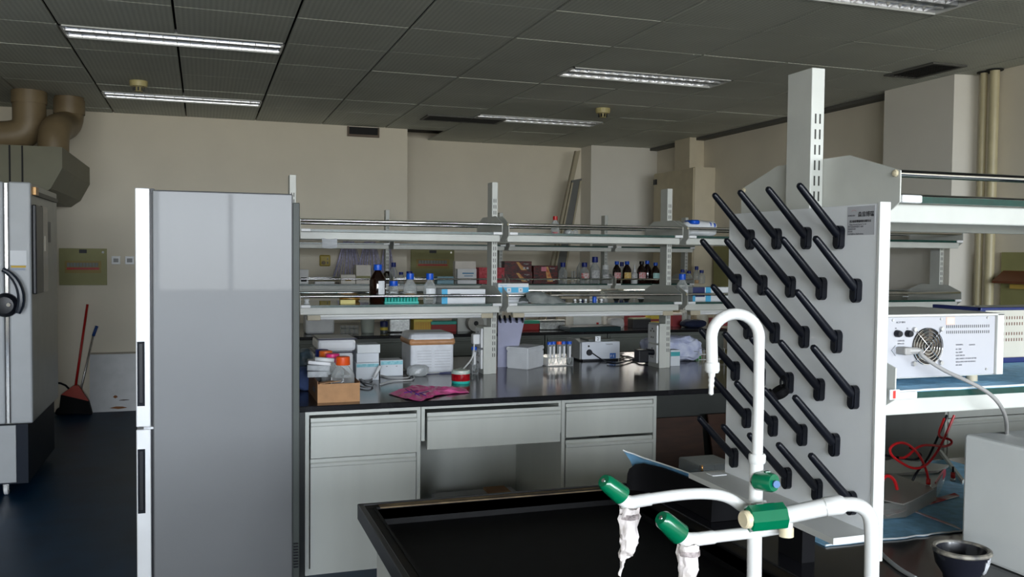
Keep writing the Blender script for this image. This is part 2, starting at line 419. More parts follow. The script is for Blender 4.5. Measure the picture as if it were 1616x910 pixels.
p = at(648, 393, y=YR); q = at(716, 438, y=YR)
dist_board('olive breaker panel on the back wall, seen between the shelves above the bottles', p.x, q.x, q.z, p.z, YR)
for x0, x1, lab in ((-.818, -.742, 'white wall socket next to the breaker panel'), (-.70, -.62, 'white wall socket next to the fridge door edge')):
    t = T('wall_socket', lab, 'socket', ((x0+x1)/2, YB-.01, 1.38), 'white wall sockets')
    P('plate', bx((x0, YB-.012, 1.383), (x1, YB-.001, 1.46), .003), whitep, t)
    P('rocker', bx((x0+.016, YB-.016, 1.402), (x1-.016, YB-.012, 1.44), .002), M('grey_rocker', (.30, .30, .30), .5), t)
t = T('wall_sensor', 'yellowed square plastic box on the back wall above the shelf', 'sensor', (1.17, YB-.03, 1.375))
P('case', bx((1.117, YB-.035, 1.375), (1.225, YB-.001, 1.489), .012), M('yellowed_plastic', (.40, .30, .04), .5), t)
P('dial', lathe(BM(), [(.02, YB-.042), (.02, YB-.035)], (1.155, 0, 1.41), 16, 'y'), M('brown_dial', (.14, .09, .02), .5), t)
for z in (1.40, 1.44): P('button', bx((1.19, YB-.04, z), (1.20, YB-.035, z+.022)), blackp, t)
# ---- hanging fans of purple threads
for cx, top, bot, lab in ((1.405, .05, .17, 'fan of lilac threads hanging on the wall, left one with wide spread'), (1.62, .05, .15, 'fan of lilac threads hanging on the wall behind the amber bottle'), (1.80, .02, .09, 'narrow fan of lilac threads hanging right of the slotted post')):
    bm = BM()
    for k in range(15):
        u = k/14*2-1; zt = 1.63; y = YB-.05-.02*random.random()
        xa, xb = cx+u*top, cx+u*bot+random.uniform(-.01, .01)
        tube(bm, [(xa, y, zt), ((xa+xb)/2+u*.004, y-.004, 1.42), (xb, y, 1.24)], .0045 if k % 5 else .008, 5, smooth=1)
    S('thread_bundle', bm, M('lilac_thread', (.46, .44, .62), .7, var=.3, scale=40), lab, 'thread bundle', 'hanging lilac thread fans')
# ---- cleaning things in the corner
t = T('broom', 'red broom leaning in the back corner with a dark brush', 'broom', (-1.1, 9.1, 0))
P('handle', tube(BM(), [at(118, 618, y=9.12), at(138, 480, y=9.24)], .011, 8), redp, t)
hb = BM(); pts = [at(*p, y=9.1) for p in ((116, 608), (124, 608), (140, 632), (97, 622))]
prism(hb, [(p.x, p.z) for p in pts], 'y', 9.08, 9.13); P('brush_head', hb, M('broom_red', (.36, .03, .01), .5), t)
hb = BM(); prism(hb, [(pts[3].x, pts[3].z), (pts[2].x, pts[2].z), (pts[2].x+.03, .004), (pts[3].x-.02, .03)], 'y', 9.06, 9.14); P('bristles', hb, blackr, t)
t = T('mop', 'mop handle with blue grip leaning beside the red broom', 'mop', (-1.05, 9.15, 0))
P('pole', tube(BM(), [(-1.12, 9.16, .02), at(147, 530, y=9.26)], .010, 8), alum, t)
P('grip', tube(BM(), [at(147, 530, y=9.26), at(153, 514, y=9.27)], .014, 8), M('blue_grip', (.01, .05, .22), .4), t, 'blue rubber grip')
P('wringer', tube(BM(), [(-1.30+.13*math.cos(a), 9.2, .19+.10*math.sin(a)) for a in [k*PI/8 for k in range(9)]], .010, 6), blackp, t)
P('mop_head', rough_up(bx((-1.28, 9.10, .0), (-1.12, 9.24, .06), .02), .01, 20), blackr, t)
t = T('pale_board', 'pale board with brown peeled patches leaning against the wall behind the fridge', 'board', (-.74, 9.2, 0))
P('board', slab(BM(), (-.72, 9.20, .0), (-.72, 9.265, .535), (1, 0, 0), .575, (0, 1, 0), .022), M('pale_board', (.44, .45, .46), .35), t)
P('top_edge', slab(BM(), (-.72, 9.262, .537), (-.72, 9.263, .55), (1, 0, 0), .575, (0, 1, 0), .03), M('board_edge', (.36, .32, .26), .7), t)
for px, py, a, c in ((187, 643, .075, .012), (182, 626, .02, .014), (196, 631, .045, .003)):
    p = at(px, py, y=9.185); p.z = max(p.z, .018)
    P('peeled_patch', prism(BM(), [(p.x-a, p.z), (p.x-.3*a, p.z+c), (p.x+.5*a, p.z+.7*c), (p.x+a, p.z-.2*c), (p.x, p.z-c)], 'y', 9.181, 9.190+.01*(p.z > .1)+.0), brownw if c < .01 else M('peeled_rust', (.30, .11, .03), .7), t)
# ---- ducts and hood over the freezer
duct = M('yellowed_duct', (.16, .115, .06), .5, col2=(.24, .18, .10), scale=3)
t = T('exhaust_duct', 'large tan bent exhaust duct at the top left corner', 'duct', (-1.5, 8.2, 2.3))
P('pipe', tube(BM(), [(-3.39, 8.3, 2.42), (-1.9, 8.3, 2.42), (-1.45, 8.3, 2.42), (-1.34, 8.3, 2.5), (-1.34, 8.3, 2.66), (-1.34, 8.3, HC-.002)], .125, 24, smooth=3), duct, t)
P('coupling', lathe(BM(), [(.133, 2.70), (.133, 2.80)], (-1.34, 8.3, 0), 24), duct, t)
t = T('exhaust_duct', 'shorter tan duct elbow standing on the hood, right of the large duct', 'duct', (-1.07, 8.4, 2.29))
P('pipe', tube(BM(), [(-1.13, 8.05, 2.27), (-1.13, 8.05, 2.40), (-1.12, 8.12, 2.50), (-1.09, 8.4, 2.54), (-1.07, 8.5, 2.62), (-1.07, 8.5, HC-.002)], .115, 24, smooth=2), duct, t)
P('coupling', lathe(BM(), [(.124, 2.66), (.124, 2.78)], (-1.07, 8.5, 0), 24), duct, t)
t = T('exhaust_hood', 'olive grey angular exhaust hood under the ducts, above the tall freezer', 'hood', (-1.9, 8.4, 1.9))
hm = M('hood_paint', (.12, .115, .065), .5, var=.08, scale=3)
yh = 7.55; A = at(98, 232, y=yh); B2 = at(98, 265, y=yh); C2 = at(80, 297, y=yh)
P('canopy', prism(BM(), [(-3.0, A.z), (A.x, A.z), (A.x, B2.z), (C2.x, C2.z), (C2.x-.08, C2.z-.06), (-3.0, C2.z-.06)], 'y', yh, YB-.005), hm, t)
for px in (15, 35):
    s = at(px, 240, y=yh-.003); P('seam', bx((s.x-.006, yh-.004, 1.96), (s.x+.006, yh-.0, A.z-.002)), darkm, t)
# ---- leaning strips in the recess, right
t = T('leaning_rail', 'long thin cream strip leaning against the recess wall up to the ceiling', 'rail', (3.75, 9.7, 0))
P('strip', slab(BM(), (3.45, 9.55, 0), at(912, 238, y=9.75), (1, 0, .25), .055, (0, 1, 0), .02), M('cream_strip', (.42, .37, .26), .6), t)
P('strip_edge', slab(BM(), (3.425, 9.54, 0), at(908, 238, y=9.745), (1, 0, .25), .014, (0, 1, 0), .03), M('cream_strip_dark', (.26, .22, .15), .6), t)
t = T('grey_board', 'narrow dark grey panel with cream edges leaning beside the long strip', 'panel', (3.85, 9.6, 0))
P('panel', slab(BM(), (3.55, 9.45, 0), at(910, 283, y=9.7), (1, 0, .22), .13, (0, 1, 0), .02), M('grey_panel', (.14, .14, .13), .6), t)
P('edge_strip', slab(BM(), (3.63, 9.44, 0), at(916, 285, y=9.69), (1, 0, .22), .022, (0, 1, 0), .03), M('cream_strip', (.42, .37, .26), .6), t)
P('edge_strip', slab(BM(), (3.475, 9.44, 0), at(903, 288, y=9.69), (1, 0, .22), .02, (0, 1, 0), .03), M('cream_strip', (.42, .37, .26), .6), t)
# ---- tall cabinet and pillar on the right wall
t = T('tall_cabinet', 'tall beige narrow cabinet against the right wall near the far corner', 'cabinet', (5.07, 8.93, 0))
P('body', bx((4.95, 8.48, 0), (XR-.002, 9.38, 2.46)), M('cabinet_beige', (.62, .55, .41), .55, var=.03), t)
P('door', bx((4.935, 8.49, .1), (4.95, 9.37, 2.45)), M('cabinet_beige_shaded', (.56, .49, .34), .55), t)  # darker copy of the body beige, shade of this side put into the colour
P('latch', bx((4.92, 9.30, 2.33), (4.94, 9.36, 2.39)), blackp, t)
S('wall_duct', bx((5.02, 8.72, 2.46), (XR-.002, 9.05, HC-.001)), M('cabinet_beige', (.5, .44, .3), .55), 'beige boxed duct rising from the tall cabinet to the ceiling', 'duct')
S('wall_panel', bx((XR-.04, 8.05, .9), (XR-.001, 8.42, 1.62)), olive, 'olive grey wall panel behind the far right end of the shelves', 'panel')
t = T('wall_panel', 'olive board with a dark red box on the far right wall, behind the pegs', 'panel', (XR-.02, 7.7, 1.1))
P('board', bx((XR-.03, 7.45, 1.05), (XR-.001, 7.95, 1.58)), olive, t); P('red_box', bx((XR-.08, 7.5, 1.2), (XR-.03, 7.85, 1.42)), M('dark_red_box', (.12, .03, .02), .5), t)
# pipes
for px, r, lab in ((1549, .024, 'thin yellowed pipe in the corner beside the column'), (1566, .032, 'thicker yellowed pipe, right of the thin one')):
    p = at(px, 260, x=5.14)
    t = T('wall_pipe', lab, 'pipe', (p.x, p.y, 0), 'vertical yellowed pipes')
    P('pipe', tube(BM(), [(p.x, p.y, 0), (p.x, p.y, HC-.001)], r, 14), M('yellowed_pipe', (.50, .44, .27), .4), t)
    P('collar', lathe(BM(), [(r+.022, HC-.01), (r+.022, HC-.002)], (p.x, p.y, 0), 16), darkm, t)
p = at(1586, 398, x=XR); q = at(1585, 480, x=XR)
t = T('wall_cabinet', 'olive wall box with a sloping brown tray at the right edge', 'wall box', (XR-.05, p.y-.3, q.z))
P('case', bx((XR-.03, p.y-.75, q.z-.2), (XR-.001, p.y, p.z)), olive, t)
P('tray', prism(BM(), [(XR-.03, 1.43), (XR-.13, 1.36), (XR-.13, 1.345), (XR-.03, 1.345)], 'y', p.y-.7, p.y-.02), M('rust_tray', (.14, .04, .012), .5), t)
P('yellow_bar', bx((XR-.06, p.y-.6, 1.31), (XR-.03, p.y-.10, 1.34)), M('yellow_bar', (.62, .42, .08), .5), t)
# ================================================================== BENCHES
def worktop(lab, x0, x1, y0, y1, z1=.8, th=.028, name='worktop'):
    return S(name, bx((x0, y0, z1-th), (x1, y1, z1), .004), blackepoxy, lab, 'worktop', 'black epoxy worktops')
worktop('black worktop of the middle bench carrying the white foam boxes', .41, 5.0, 4.20, 5.98)
worktop('black worktop of the far bench against the back wall', .41, 4.9, 7.72, 9.27)
def cabinet(lab, x0, x1, yf, yb, drawers, group, mat=greym, top=.770, open_=()):
    """steel base cabinet; drawers = [(z0, z1, kind)]"""
    t = T('base_cabinet', lab, 'cabinet', ((x0+x1)/2, (yf+yb)/2, 0), group)
    c = BM(); e = .018
    box(c, (x0, yf, .0), (x0+e, yb, top)); box(c, (x1-e, yf, 0), (x1, yb, top)); box(c, (x0+e, yf, top-e), (x1-e, yb, top))
    box(c, (x0+e, yf+.002, .0), (x1-e, yb, .03)); box(c, (x0+e, yb-.01, .03), (x1-e, yb, top-e))
    P('carcass', c, mat, t)
    P('plinth', bx((x0+.02, yf+.012, 0), (x1-.02, yf+.02, .03)), blackp, t)
    for k, (z0, z1, kind) in enumerate(drawers):
        off = open_[k] if k < len(open_) else .0
        xa, xb = x0+e+.006, x1-e-.004; ya = yf-.004-off
        f = BM()
        prism(f, [(ya, z0), (ya+.018, z0), (ya+.018, z1), (ya+.006, z1), (ya+.006, z1-.016), (ya-.004, z1-.022), (ya-.004, z1-.034), (ya, z1-.040)], 'x', xa, xb)
        d = P('drawer' if kind == 'd' else 'door', f, mat, t)
        if off > .001 and kind == 'd': P('drawer_box', bx((xa+.02, ya+.018, z0+.01), (xb-.02, ya+.35, z0+.12)), mat, d)
    return t
G1 = 'grey steel base cabinets of the middle bench'
cabinet('pale grey base cabinet right of the fridge, drawer pulled slightly open', .445, .991, 4.235, 4.93, [(.552, .738, 'd'), (.03, .545, 'o')], G1, open_=(.012, .0))
cabinet('pale grey base cabinet right of the knee space, closed drawer over one door', 1.725, 2.265, 4.235, 4.93, [(.575, .748, 'd'), (.03, .56, 'o')], G1)
t = T('knee_drawer', 'wide shallow pale grey drawer hung over the open knee space', 'drawer', (1.355, 4.5, .558))
c = BM(); box(c, (.995, 4.235, .60), (1.012, 4.9, .77)); box(c, (1.708, 4.235, .60), (1.722, 4.9, .77)); box(c, (1.012, 4.235, .755), (1.708, 4.9, .77))
P('frame', c, greym, t)
ya = 4.219; f = BM(); prism(f, [(ya, .56), (ya+.018, .56), (ya+.018, .738), (ya+.006, .738), (ya+.006, .722), (ya-.004, .716), (ya-.004, .704), (ya, .698)], 'x', 1.022, 1.712)
d = P('drawer_front', f, greym, t); P('drawer_box', bx((1.04, ya+.018, .58), (1.69, ya+.5, .69)), greym, t)
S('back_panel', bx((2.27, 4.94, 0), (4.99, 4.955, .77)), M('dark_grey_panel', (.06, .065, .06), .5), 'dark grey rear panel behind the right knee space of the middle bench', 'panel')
S('back_panel', bx((.993, 4.94, 0), (2.268, 4.955, .77)), greym, 'pale grey rear panel behind the knee space of the middle bench', 'panel')
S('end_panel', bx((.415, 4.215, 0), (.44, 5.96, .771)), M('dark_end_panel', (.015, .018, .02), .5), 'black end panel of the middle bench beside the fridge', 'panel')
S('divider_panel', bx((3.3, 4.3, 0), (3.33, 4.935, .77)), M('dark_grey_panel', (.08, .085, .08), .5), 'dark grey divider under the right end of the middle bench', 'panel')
cabinet('pale grey base cabinet at the far right end of the middle bench', 4.2, 4.85, 4.235, 4.93, [(.552, .748, 'd'), (.03, .545, 'o')], G1)
t = T('brown_board', 'brown wooden board leaning under the middle bench right of the cabinets', 'board', (2.8, 4.9, 0))
P('board', slab(BM(), (2.62, 4.80, 0), (2.62, 4.90, .515), (1, 0, 0), .62, (0, 1, 0), .018), brownw, t); P('board', slab(BM(), (3.12, 4.70, 0), (3.12, 4.86, .53), (1, 0, 0), .34, (0, 1, 0), .018), brownw, t)
t = T('paper_stack', 'low stack of papers and a brown folder on the floor of the knee space', 'papers', (1.35, 4.6, 0))
c = BM()
for k in range(9): box(c, (1.18+random.uniform(-.01, .01), 4.48+random.uniform(-.01, .01), .0+.023*k), (1.62+random.uniform(-.01, .01), 4.74, .023*k+.021))
P('papers', c, M('paper_pile', (.55, .55, .54), .8), t); P('folder', slab(BM(), (1.52, 4.5, .212), (1.52, 4.72, .216), (1, 0, 0), .12, (0, 0, 1), .012), carton, t)
# far bench fronts, their shade painted in as a darker grey
shade_grey = M('far_cabinet_shaded', (.16, .175, .155), .5, var=.05)
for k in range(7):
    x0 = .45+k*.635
    cabinet('base cabinet of the far bench, coloured dark for the shade, %s' % ['leftmost, hidden behind the fridge side', 'behind the enamel trays', 'behind the foam box with brown tape', 'behind the lilac drying board', 'behind the blue-capped tubes', 'behind the white instrument', 'rightmost, behind the folded lab coat'][k], x0, x0+.625, 7.76, 9.2, [(.60, .75, 'd'), (.03, .59, 'o')], 'base cabinets of the far bench', shade_grey)
# middle bench rear cabinets (back half)
S('rear_cabinet_row', bx((.45, 4.97, 0), (4.99, 5.94, .771)), greym, 'plain rear half of the middle bench under the worktop', 'cabinet')
# ---- slotted-post shelf units
def shelf_unit(name, lab, posts, yc, hd, levels, lamp_level, lit=(), far=False, ztop=1.93, lamps=True, zbase=.8, skip_left=False, lampy=None, rails=(True, True), pw=.0175, pd=.045):
    x_a, x_b = posts[0], posts[-1]
    t = T(name, lab, 'shelf unit', ((x_a+x_b)/2, yc, zbase), None)
    for px_ in posts:
        foot = name == 'near_shelf' and px_ == posts[0]
        P('upright', bx((px_-pw, yc-pd, .957 if foot else zbase), (px_+pw, yc+pd, ztop), .002), postm, t)
        if foot: P('upright_dark_end', bx((px_-pw, yc-pd, zbase), (px_+pw, yc+pd, .957)), blackr, t, 'lower end of the near post, blackened to merge with the dark')  # added piece: lower post end painted black to sink into the dark there
        sl = BM(); z = zbase+.10
        if foot: z = 1.0
        while z < ztop-.10:
            for dx in (-.0060, .0060):
                for s in (-1, 1): box(sl, (px_+dx-.0020, yc+s*(pd-.001), z), (px_+dx+.0020, yc+s*(pd+.0006), z+.022))
            z += .035
        P('slots', sl, M('slot_dark', (.05, .05, .045), .8), t, kind='stuff')
    for li, zg in enumerate(levels):
        for bi in range(len(posts)-1):
            xa, xb = posts[bi]+pw+.001, posts[bi+1]-pw-.001
            for side, xx in (('l', xa), ('r', xb)):
                pts = [(yc-hd, zg-.012), (yc-hd, zg+.052), (yc-.13, zg+.098), (yc+.13, zg+.098), (yc+hd, zg+.052), (yc+hd, zg-.012), (yc+hd-.06, zg-.05), (yc-hd+.06, zg-.05)]
                d = .003 if side == 'l' else -.003
                P('bracket', prism(BM(), pts, 'x', min(xx, xx+d), max(xx, xx+d)), postm, t)
                for s in ((-1, 1) if rails[li] else (1,)):
                    kb = BM(); lathe(kb, [(0, xx+d*.5-.010), (.007, xx+d*.5-.006), (.008, xx+d*.5), (.007, xx+d*.5+.006), (0, xx+d*.5+.010)], (0, yc+s*(hd-.012), zg+.047), 10, 'x')
                    P('rail_knob', kb, ivory, t)
                for s in (-1, 1): P('corner_clip', box(BM(), ((xa+.004) if side == 'l' else xb-.055, yc+s*(hd-.004)-.008, zg-.013), ((xa+.055) if side == 'l' else xb-.004, yc+s*(hd-.004)+.008, zg+.003), .003), whitep, t)
            P('glass_pane', bx((xa+.006, yc-hd+.010, zg-.009), (xb-.006, yc+hd-.010, zg), 0), glassm, t)
            for s in (-1, 1): P('glass_edge', box(BM(), (xa+.05, yc+s*(hd-.006)-.003, zg-.0125), (xb-.05, yc+s*(hd-.006)+.003, zg+.0005)), greenedge, t)
            for s in (-1, 1):
                P('apron', bx((xa+.004, yc+s*(hd-.04)-.006, zg-.052), (xb-.004, yc+s*(hd-.04)+.006, zg-.012), .003), postm, t)
                if rails[li]: P('rail', tube(BM(), [(xa, yc+s*(hd-.012), zg+.047), (xb, yc+s*(hd-.012), zg+.047)], .0080, 14), steel, t)
    if lamps:
        for bi in range(len(posts)-1):
            xa, xb = posts[bi]+.03, posts[bi+1]-.03; zl = lamp_level-.053; ylamp = lampy or yc-hd+.05
            lt = T('shelf_lamp', '%s tube lamp under the %s, bay %s from the left' % ('lit' if bi in lit else 'unlit', {'reagent_shelf': 'middle bench shelf'}.get(name, name) if not far else 'far bench shelf', ['first', 'second', 'third', 'fourth'][bi]), 'lamp', ((xa+xb)/2, ylamp, zl-.03), 'tube lamps under the shelves')
            P('housing', bx((xa+.03, ylamp-.014, zl-.012), (xb-.03, ylamp+.024, zl), .003), white, lt)
            P('tube', tube(BM(), [(xa+.07, ylamp-.006, zl-.020), (xb-.07, ylamp-.006, zl-.020)], .0085, 10), tubelit if bi in lit else whitep, lt)
            for xx in (xa+.03, xb-.10): P('end_cap', bx((xx, ylamp-.018, zl-.030), (xx+.07, ylamp+.024, zl-.002), .004), beigep, lt)
    return t
POSTS1 = [.465, 1.625, 2.782, 3.88, 4.955]
shelf_unit('reagent_shelf', 'two-level glass reagent shelf on slotted posts along the middle bench', POSTS1, 5.11, .25, [1.226, 1.630], 1.226)
POSTS2 = [.52, 1.65, 2.78, 3.915, 4.85]
shelf_unit('reagent_shelf', 'two-level glass reagent shelf on slotted posts along the far bench', POSTS2, 8.5, .25, [1.226, 1.602], 1.226, lit=(2, 3), far=True, ztop=1.92, lampy=8.30)
# socket columns at the foot of the middle bench posts
for k, xp in enumerate((1.625, 2.782)):
    t = T('socket_column', ['grey socket column at the foot of the post, beside the red-taped roll', 'grey socket column at the foot of the post, beside the white instrument'][k], 'socket column', (xp-.04, 5.12, .8), 'socket columns on the middle bench')
    P('housing', bx((xp-.066, 5.052, .8), (xp-.0185, 5.20, 1.08), .002), postm, t)
    for z in (.83, .955):
        P('socket', bx((xp-.078, 5.066, z), (xp-.066, 5.186, z+.115), .003), whitep, t)
    h = BM()
    for z in (.83, .955):
        for dy, dz in ((-.02, .07), (.02, .07), (0, .085), (-.012, .03), (.012, .03)): box(h, (xp-.0795, 5.126+dy-.004, z+dz), (xp-.0775, 5.126+dy+.004, z+dz+.010))
    P('socket_holes', h, blackp, t, kind='stuff')
# ================================================================== NEAR BENCH (right) with the sink
X0 = 1.3175
shelf_unit('near_shelf', 'near glass shelf with white brackets behind the peg board, right', [X0, X0+1.16, X0+2.32], 1.765, .285, [1.226, 1.628], 1.226, lamps=False, rails=(False, True))
S('worktop', bx((1.235, .80, .772), (5.0, 2.49, .8), .004), blackepoxy, 'black worktop of the near bench under the blue pad', 'worktop', 'black epoxy worktops')
t = T('sink_unit', 'black bench-end sink with a worn brown rim in the foreground', 'sink', (.82, 1.65, .0))
c = BM(); x0, x1, y0, y1 = .41, 1.232, .80, 2.495
for q in ((x0, y1-.045, x1, y1), (x0, y0, x1, y0+.62), (x0, y0+.62, x0+.04, y1-.045), (x1-.045, y0+.62, x1, y1-.045)): box(c, (q[0], q[1], .765), (q[2], q[3], .8), .003)
P('rim', c, rimm, t)
c = BM(); box(c, (x0+.04, y0+.62, .74), (x1-.045, y1-.045, .752)); P('basin', c, sinkm, t)
c = BM()
for q in ((x0+.033, y0+.62, x0+.04, y1-.04), (x1-.045, y0+.62, x1-.038, y1-.04), (x0+.033, y1-.045, x1-.038, y1-.038)): box(c, (q[0], q[1], .74), (q[2], q[3], .8025))
P('basin_wall', c, sinkm, t)
c = BM()
for q in ((x0-.004, y0, x0+.012, y1+.004), (x0-.004, y1-.008, x1, y1+.004)): box(c, (q[0], q[1], .760), (q[2], q[3], .8035), .002)
P('outer_lip', c, M('lip_black', (.006, .006, .007), .35), t)
P('rust_strip', rough_up(bx((x0+.05, y1-.046, .8), (x1-.05, y1-.018, .8035)), .003, 30), M('rust_strip', (.05, .03, .015), .7, col2=(.16, .11, .05), scale=18), t, 'dirty brown strip along the far rim')
P('cabinet', bx((x0+.045, y0+.1, 0), (x1, y1-.03, .735)), greym, t)
S('near_cabinet_row', bx((1.236, .9, 0), (5.0, 2.45, .771)), greym, 'grey cabinets under the near bench worktop', 'cabinet')
# ---- drying rack on the near shelf end
t = T('drying_rack', 'white drying board with rows of long black pegs and a drip tray', 'drying rack', (1.262, 1.71, .94))
BX = 1.252
c = BM(); prism(c, [(1.443, .957), (1.972, .957), (1.972, 1.609), (1.443, 1.609)], 'x', BX, BX+.022)
boardm = M('rack_board', (.86, .885, .91), .32, var=.02)
P('board', c, boardm, t)
P('edge_strip', bx((BX-.002, 1.436, .90), (BX+.024, 1.4435, 1.612), .001), white, t, 'bright white near edge')
P('hook_plate', bx((BX+.022, 1.66, 1.3), (1.299, 1.84, 1.55)), white, t)
tr = BM()
prism(tr, [(BX+.02, .944), (BX+.02, .957), (BX-.094, .957), (BX-.094, .944)], 'y', 1.437, 1.99)
P('drip_tray', tr, white, t)
P('tray_slot', slab(BM(), (BX-.055, 1.955, .9575), (BX-.015, 1.955, .9575), (0, 1, 0), .03, (0, 0, 1), .003), boardm, t)
pegs = []
for r in range(6):
    z = 1.545-.108*r
    for q in range(5):
        y = (1.494+.107*q) if r % 2 else (1.549+.107*q)
        if y < 1.95: pegs.append((y, z))
proto = None
for (y, z) in pegs:
    if proto is None:
        c = BM(); tube(c, [(0, 0, 0), (-.020, 0, .018), (-.100, 0, .100), (-.104, 0, .104), (-.106, 0, .106)], [.0105, .0092, .0074, .0062, .003], 14)
        o = P('peg', c, blackp, t, local=True)
        o.location = Vector((BX-.004, y, z))-t.location
        c = BM(); pr = [(.0115*math.cos(a), .0115*math.sin(a)+(.012 if math.sin(a) > 0 else -.014)) for a in [k*PI/8 for k in range(16)]]
        prism(c, pr, 'x', -.012, .003)
        bmesh.ops.bevel(c, geom=[e for e in c.edges if len({round(v.co.x, 4) for v in e.verts}) == 1 and e.verts[0].co.x < 0], offset=.003, segments=2, affect='EDGES')
        ob = P('peg_base', c, blackp, o, local=True); proto = (o, ob)
    else:
        o = proto[0].copy(); COL.objects.link(o); o.location = Vector((BX-.004, y, z))-t.location
        ob = proto[1].copy(); COL.objects.link(ob); ob.parent = o
# maker's label, bottom to top like the photo
y1_, z1_ = 1.455, 1.607
P('label_plate', bx((BX-.0008, 1.452, 1.548), (BX, 1.532, 1.606)), M('silver_sticker', (.50, .51, .54), .35), t, 'silver maker label')
text('label_logo', '森雷博瑞', .0115, Vector((BX-.0012, 1.500, 1.5855)), LEFTW, inkm, t)
text('label_text', 'SENLIAN', .0052, Vector((BX-.0012, 1.530, 1.586)), LEFTW, inkg, t, sx_=1.05)
text('label_text', '北京森雷博瑞科技有限公司', .0055, Vector((BX-.0012, 1.525, 1.574)), LEFTW, inkm, t, sx_=.95)
for k, s in enumerate(('Beijing Laboratory Systems Co., Ltd.', '地址: 北京市海淀区中关村 8 号  100080', '电话: 010-6257 8899', '传真: 62571', 'E-mail: lab@163.com  Http://www.lab.com')):
    text('label_text', s, .0042, Vector((BX-.0012, 1.5285-(k == 0)*.004, 1.5685-.0048*k)), LEFTW, inkg, t, sx_=.62 if k else .8)
rl = BM(); tube(rl, [(BX-.0012, 1.519-.003*k*.9, 1.5965+.0022*math.sin(k*PI/5)) for k in range(6)], .0004, 4); P('label_arc', rl, M('pink_ink', (.6, .25, .25), .6), t)
# black stopper hung on a peg and black cap on another
t = T('rubber_stopper', 'black ring-handled rubber stopper hanging on a middle peg', 'stopper', (1.20, 1.65, 1.18))
pc = at(1231, 618, x=1.205)
c = BM(); ax = Vector((-.55, .1, .83)).normalized()
c2 = lathe(BM(), [(.0, -.010), (.017, -.010), (.0195, -.006), (.0195, .006), (.017, .009), (0, .009)], (0, 0, 0), 20)
c2.transform(Matrix.Translation(pc) @ ax.to_track_quat('Z', 'Y').to_matrix().to_4x4()); P('stopper', c2, blackr, t)
ring = BM(); hc = pc+Vector((.0, -.012, .022)); tube(ring, [hc+Vector((.0, math.cos(a)*.011, math.sin(a)*.014)) for a in [k*PI/8 for k in range(16)]], .0025, 6, closed=True); P('hang_loop', ring, blackr, t)
pc = at(1216, 622, x=1.165)
c = tube(BM(), [pc+Vector((-.006, 0, .006)), pc+Vector((.014, 0, -.014))], [.0088, .0062], 12); S('black_sleeve', c, blackr, 'thick black rubber cap pushed over one peg tip beside the stopper', 'cap')
# ================================================================== FAUCET
D = 1.52
fp = lambda px, py, d=D: at(px, py, d=d)
t = T('lab_faucet', 'white coated lab faucet with gooseneck and green knobs over the sink', 'faucet', (.88, 1.29, .8))
bp_ = fp(1193, 850)
P('riser', tube(BM(), [(bp_.x-.004, bp_.y, .8), (bp_.x-.002, bp_.y, .95), fp(1191, 800)], .0125, 16), pvc, t)
P('base_flange', lathe(BM(), [(.032, .8), (.032, .808), (.02, .816), (.014, .83)], (bp_.x-.004, bp_.y, 0), 24), pvc, t)
P('riser_sleeve', tube(BM(), [fp(1192, 800), fp(1194, 728)], .0118, 16), pvc, t)
P('collar', tube(BM(), [fp(1194.5, 731), fp(1194.5, 728), fp(1195, 718), fp(1195, 715)], [.0125, .0145, .0145, .0125], 16), pvc, t)
neck = [(1195, 720), (1197, 640), (1198, 560)]
cx_, cy_ = 1160.5, 532; R0 = 37.5
arc = [(cx_+R0*math.cos(a), cy_-37*math.sin(a)*1.0) for a in [k*PI/14 for k in range(0, 15)]]
neck += [(cx_+R0, 545)]+arc+[(1123.5, 555), (1124, 574)]
P('gooseneck', tube(BM(), [fp(*p) for p in neck], [.0092]*4+[.0098]*(len(neck)-4), 16), pvc, t)
P('outlet_ring', tube(BM(), [fp(1124, 571), fp(1124, 573), fp(1124, 584), fp(1124, 588)], [.011, .0125, .0125, .010], 16), pvc, t)
P('nozzle', tube(BM(), [fp(1123.5, 586), fp(1123, 592), fp(1122.8, 596), fp(1122.6, 600), fp(1122.5, 604), fp(1122.3, 608), fp(1122.2, 612), fp(1122, 621), fp(1122, 623)], [.0062, .0060, .0045, .0056, .0043, .0052, .0040, .0045, .0025], 12), pvc, t)
P('manifold', bx(fp(1178, 797)+Vector((0, -.012, 0)), fp(1210, 789)+Vector((0, .012, 0)), .002), pvc, t)
# far arm
P('arm', tube(BM(), [fp(1186, 806), fp(1172, 800), fp(1150, 784), fp(1120, 778), fp(1080, 779), fp(1030, 786), fp(1000, 791)], .0095, 14, smooth=2), pvc, t)
P('joint', tube(BM(), [fp(1027, 787), fp(1003, 791), fp(985, 794)], .0108, 14), pvc, t)
P('valve_body', tube(BM(), [fp(972, 775, D-.01), fp(980, 786, D-.005), fp(990, 793), fp(1003, 792)], [.0095, .0115, .012, .0108], 14, smooth=1), pvc, t)
P('spout', tube(BM(), [fp(991, 793), fp(991, 808), fp(990, 830)], [.0115, .0125, .008], 14), pvc, t)
k_ = P('knob', tube(BM(), [fp(983, 783, D-.012), fp(981, 781, D-.012), fp(955, 760, D-.03), fp(952.5, 758, D-.032)], [.0140, .0168, .0140, .0110], 20), greenp, t, 'green knob of the far arm')
P('knob_screw', tube(BM(), [fp(953.5, 758.6, D-.032), fp(951.8, 757.4, D-.034)], .0035, 10), chrome, k_)
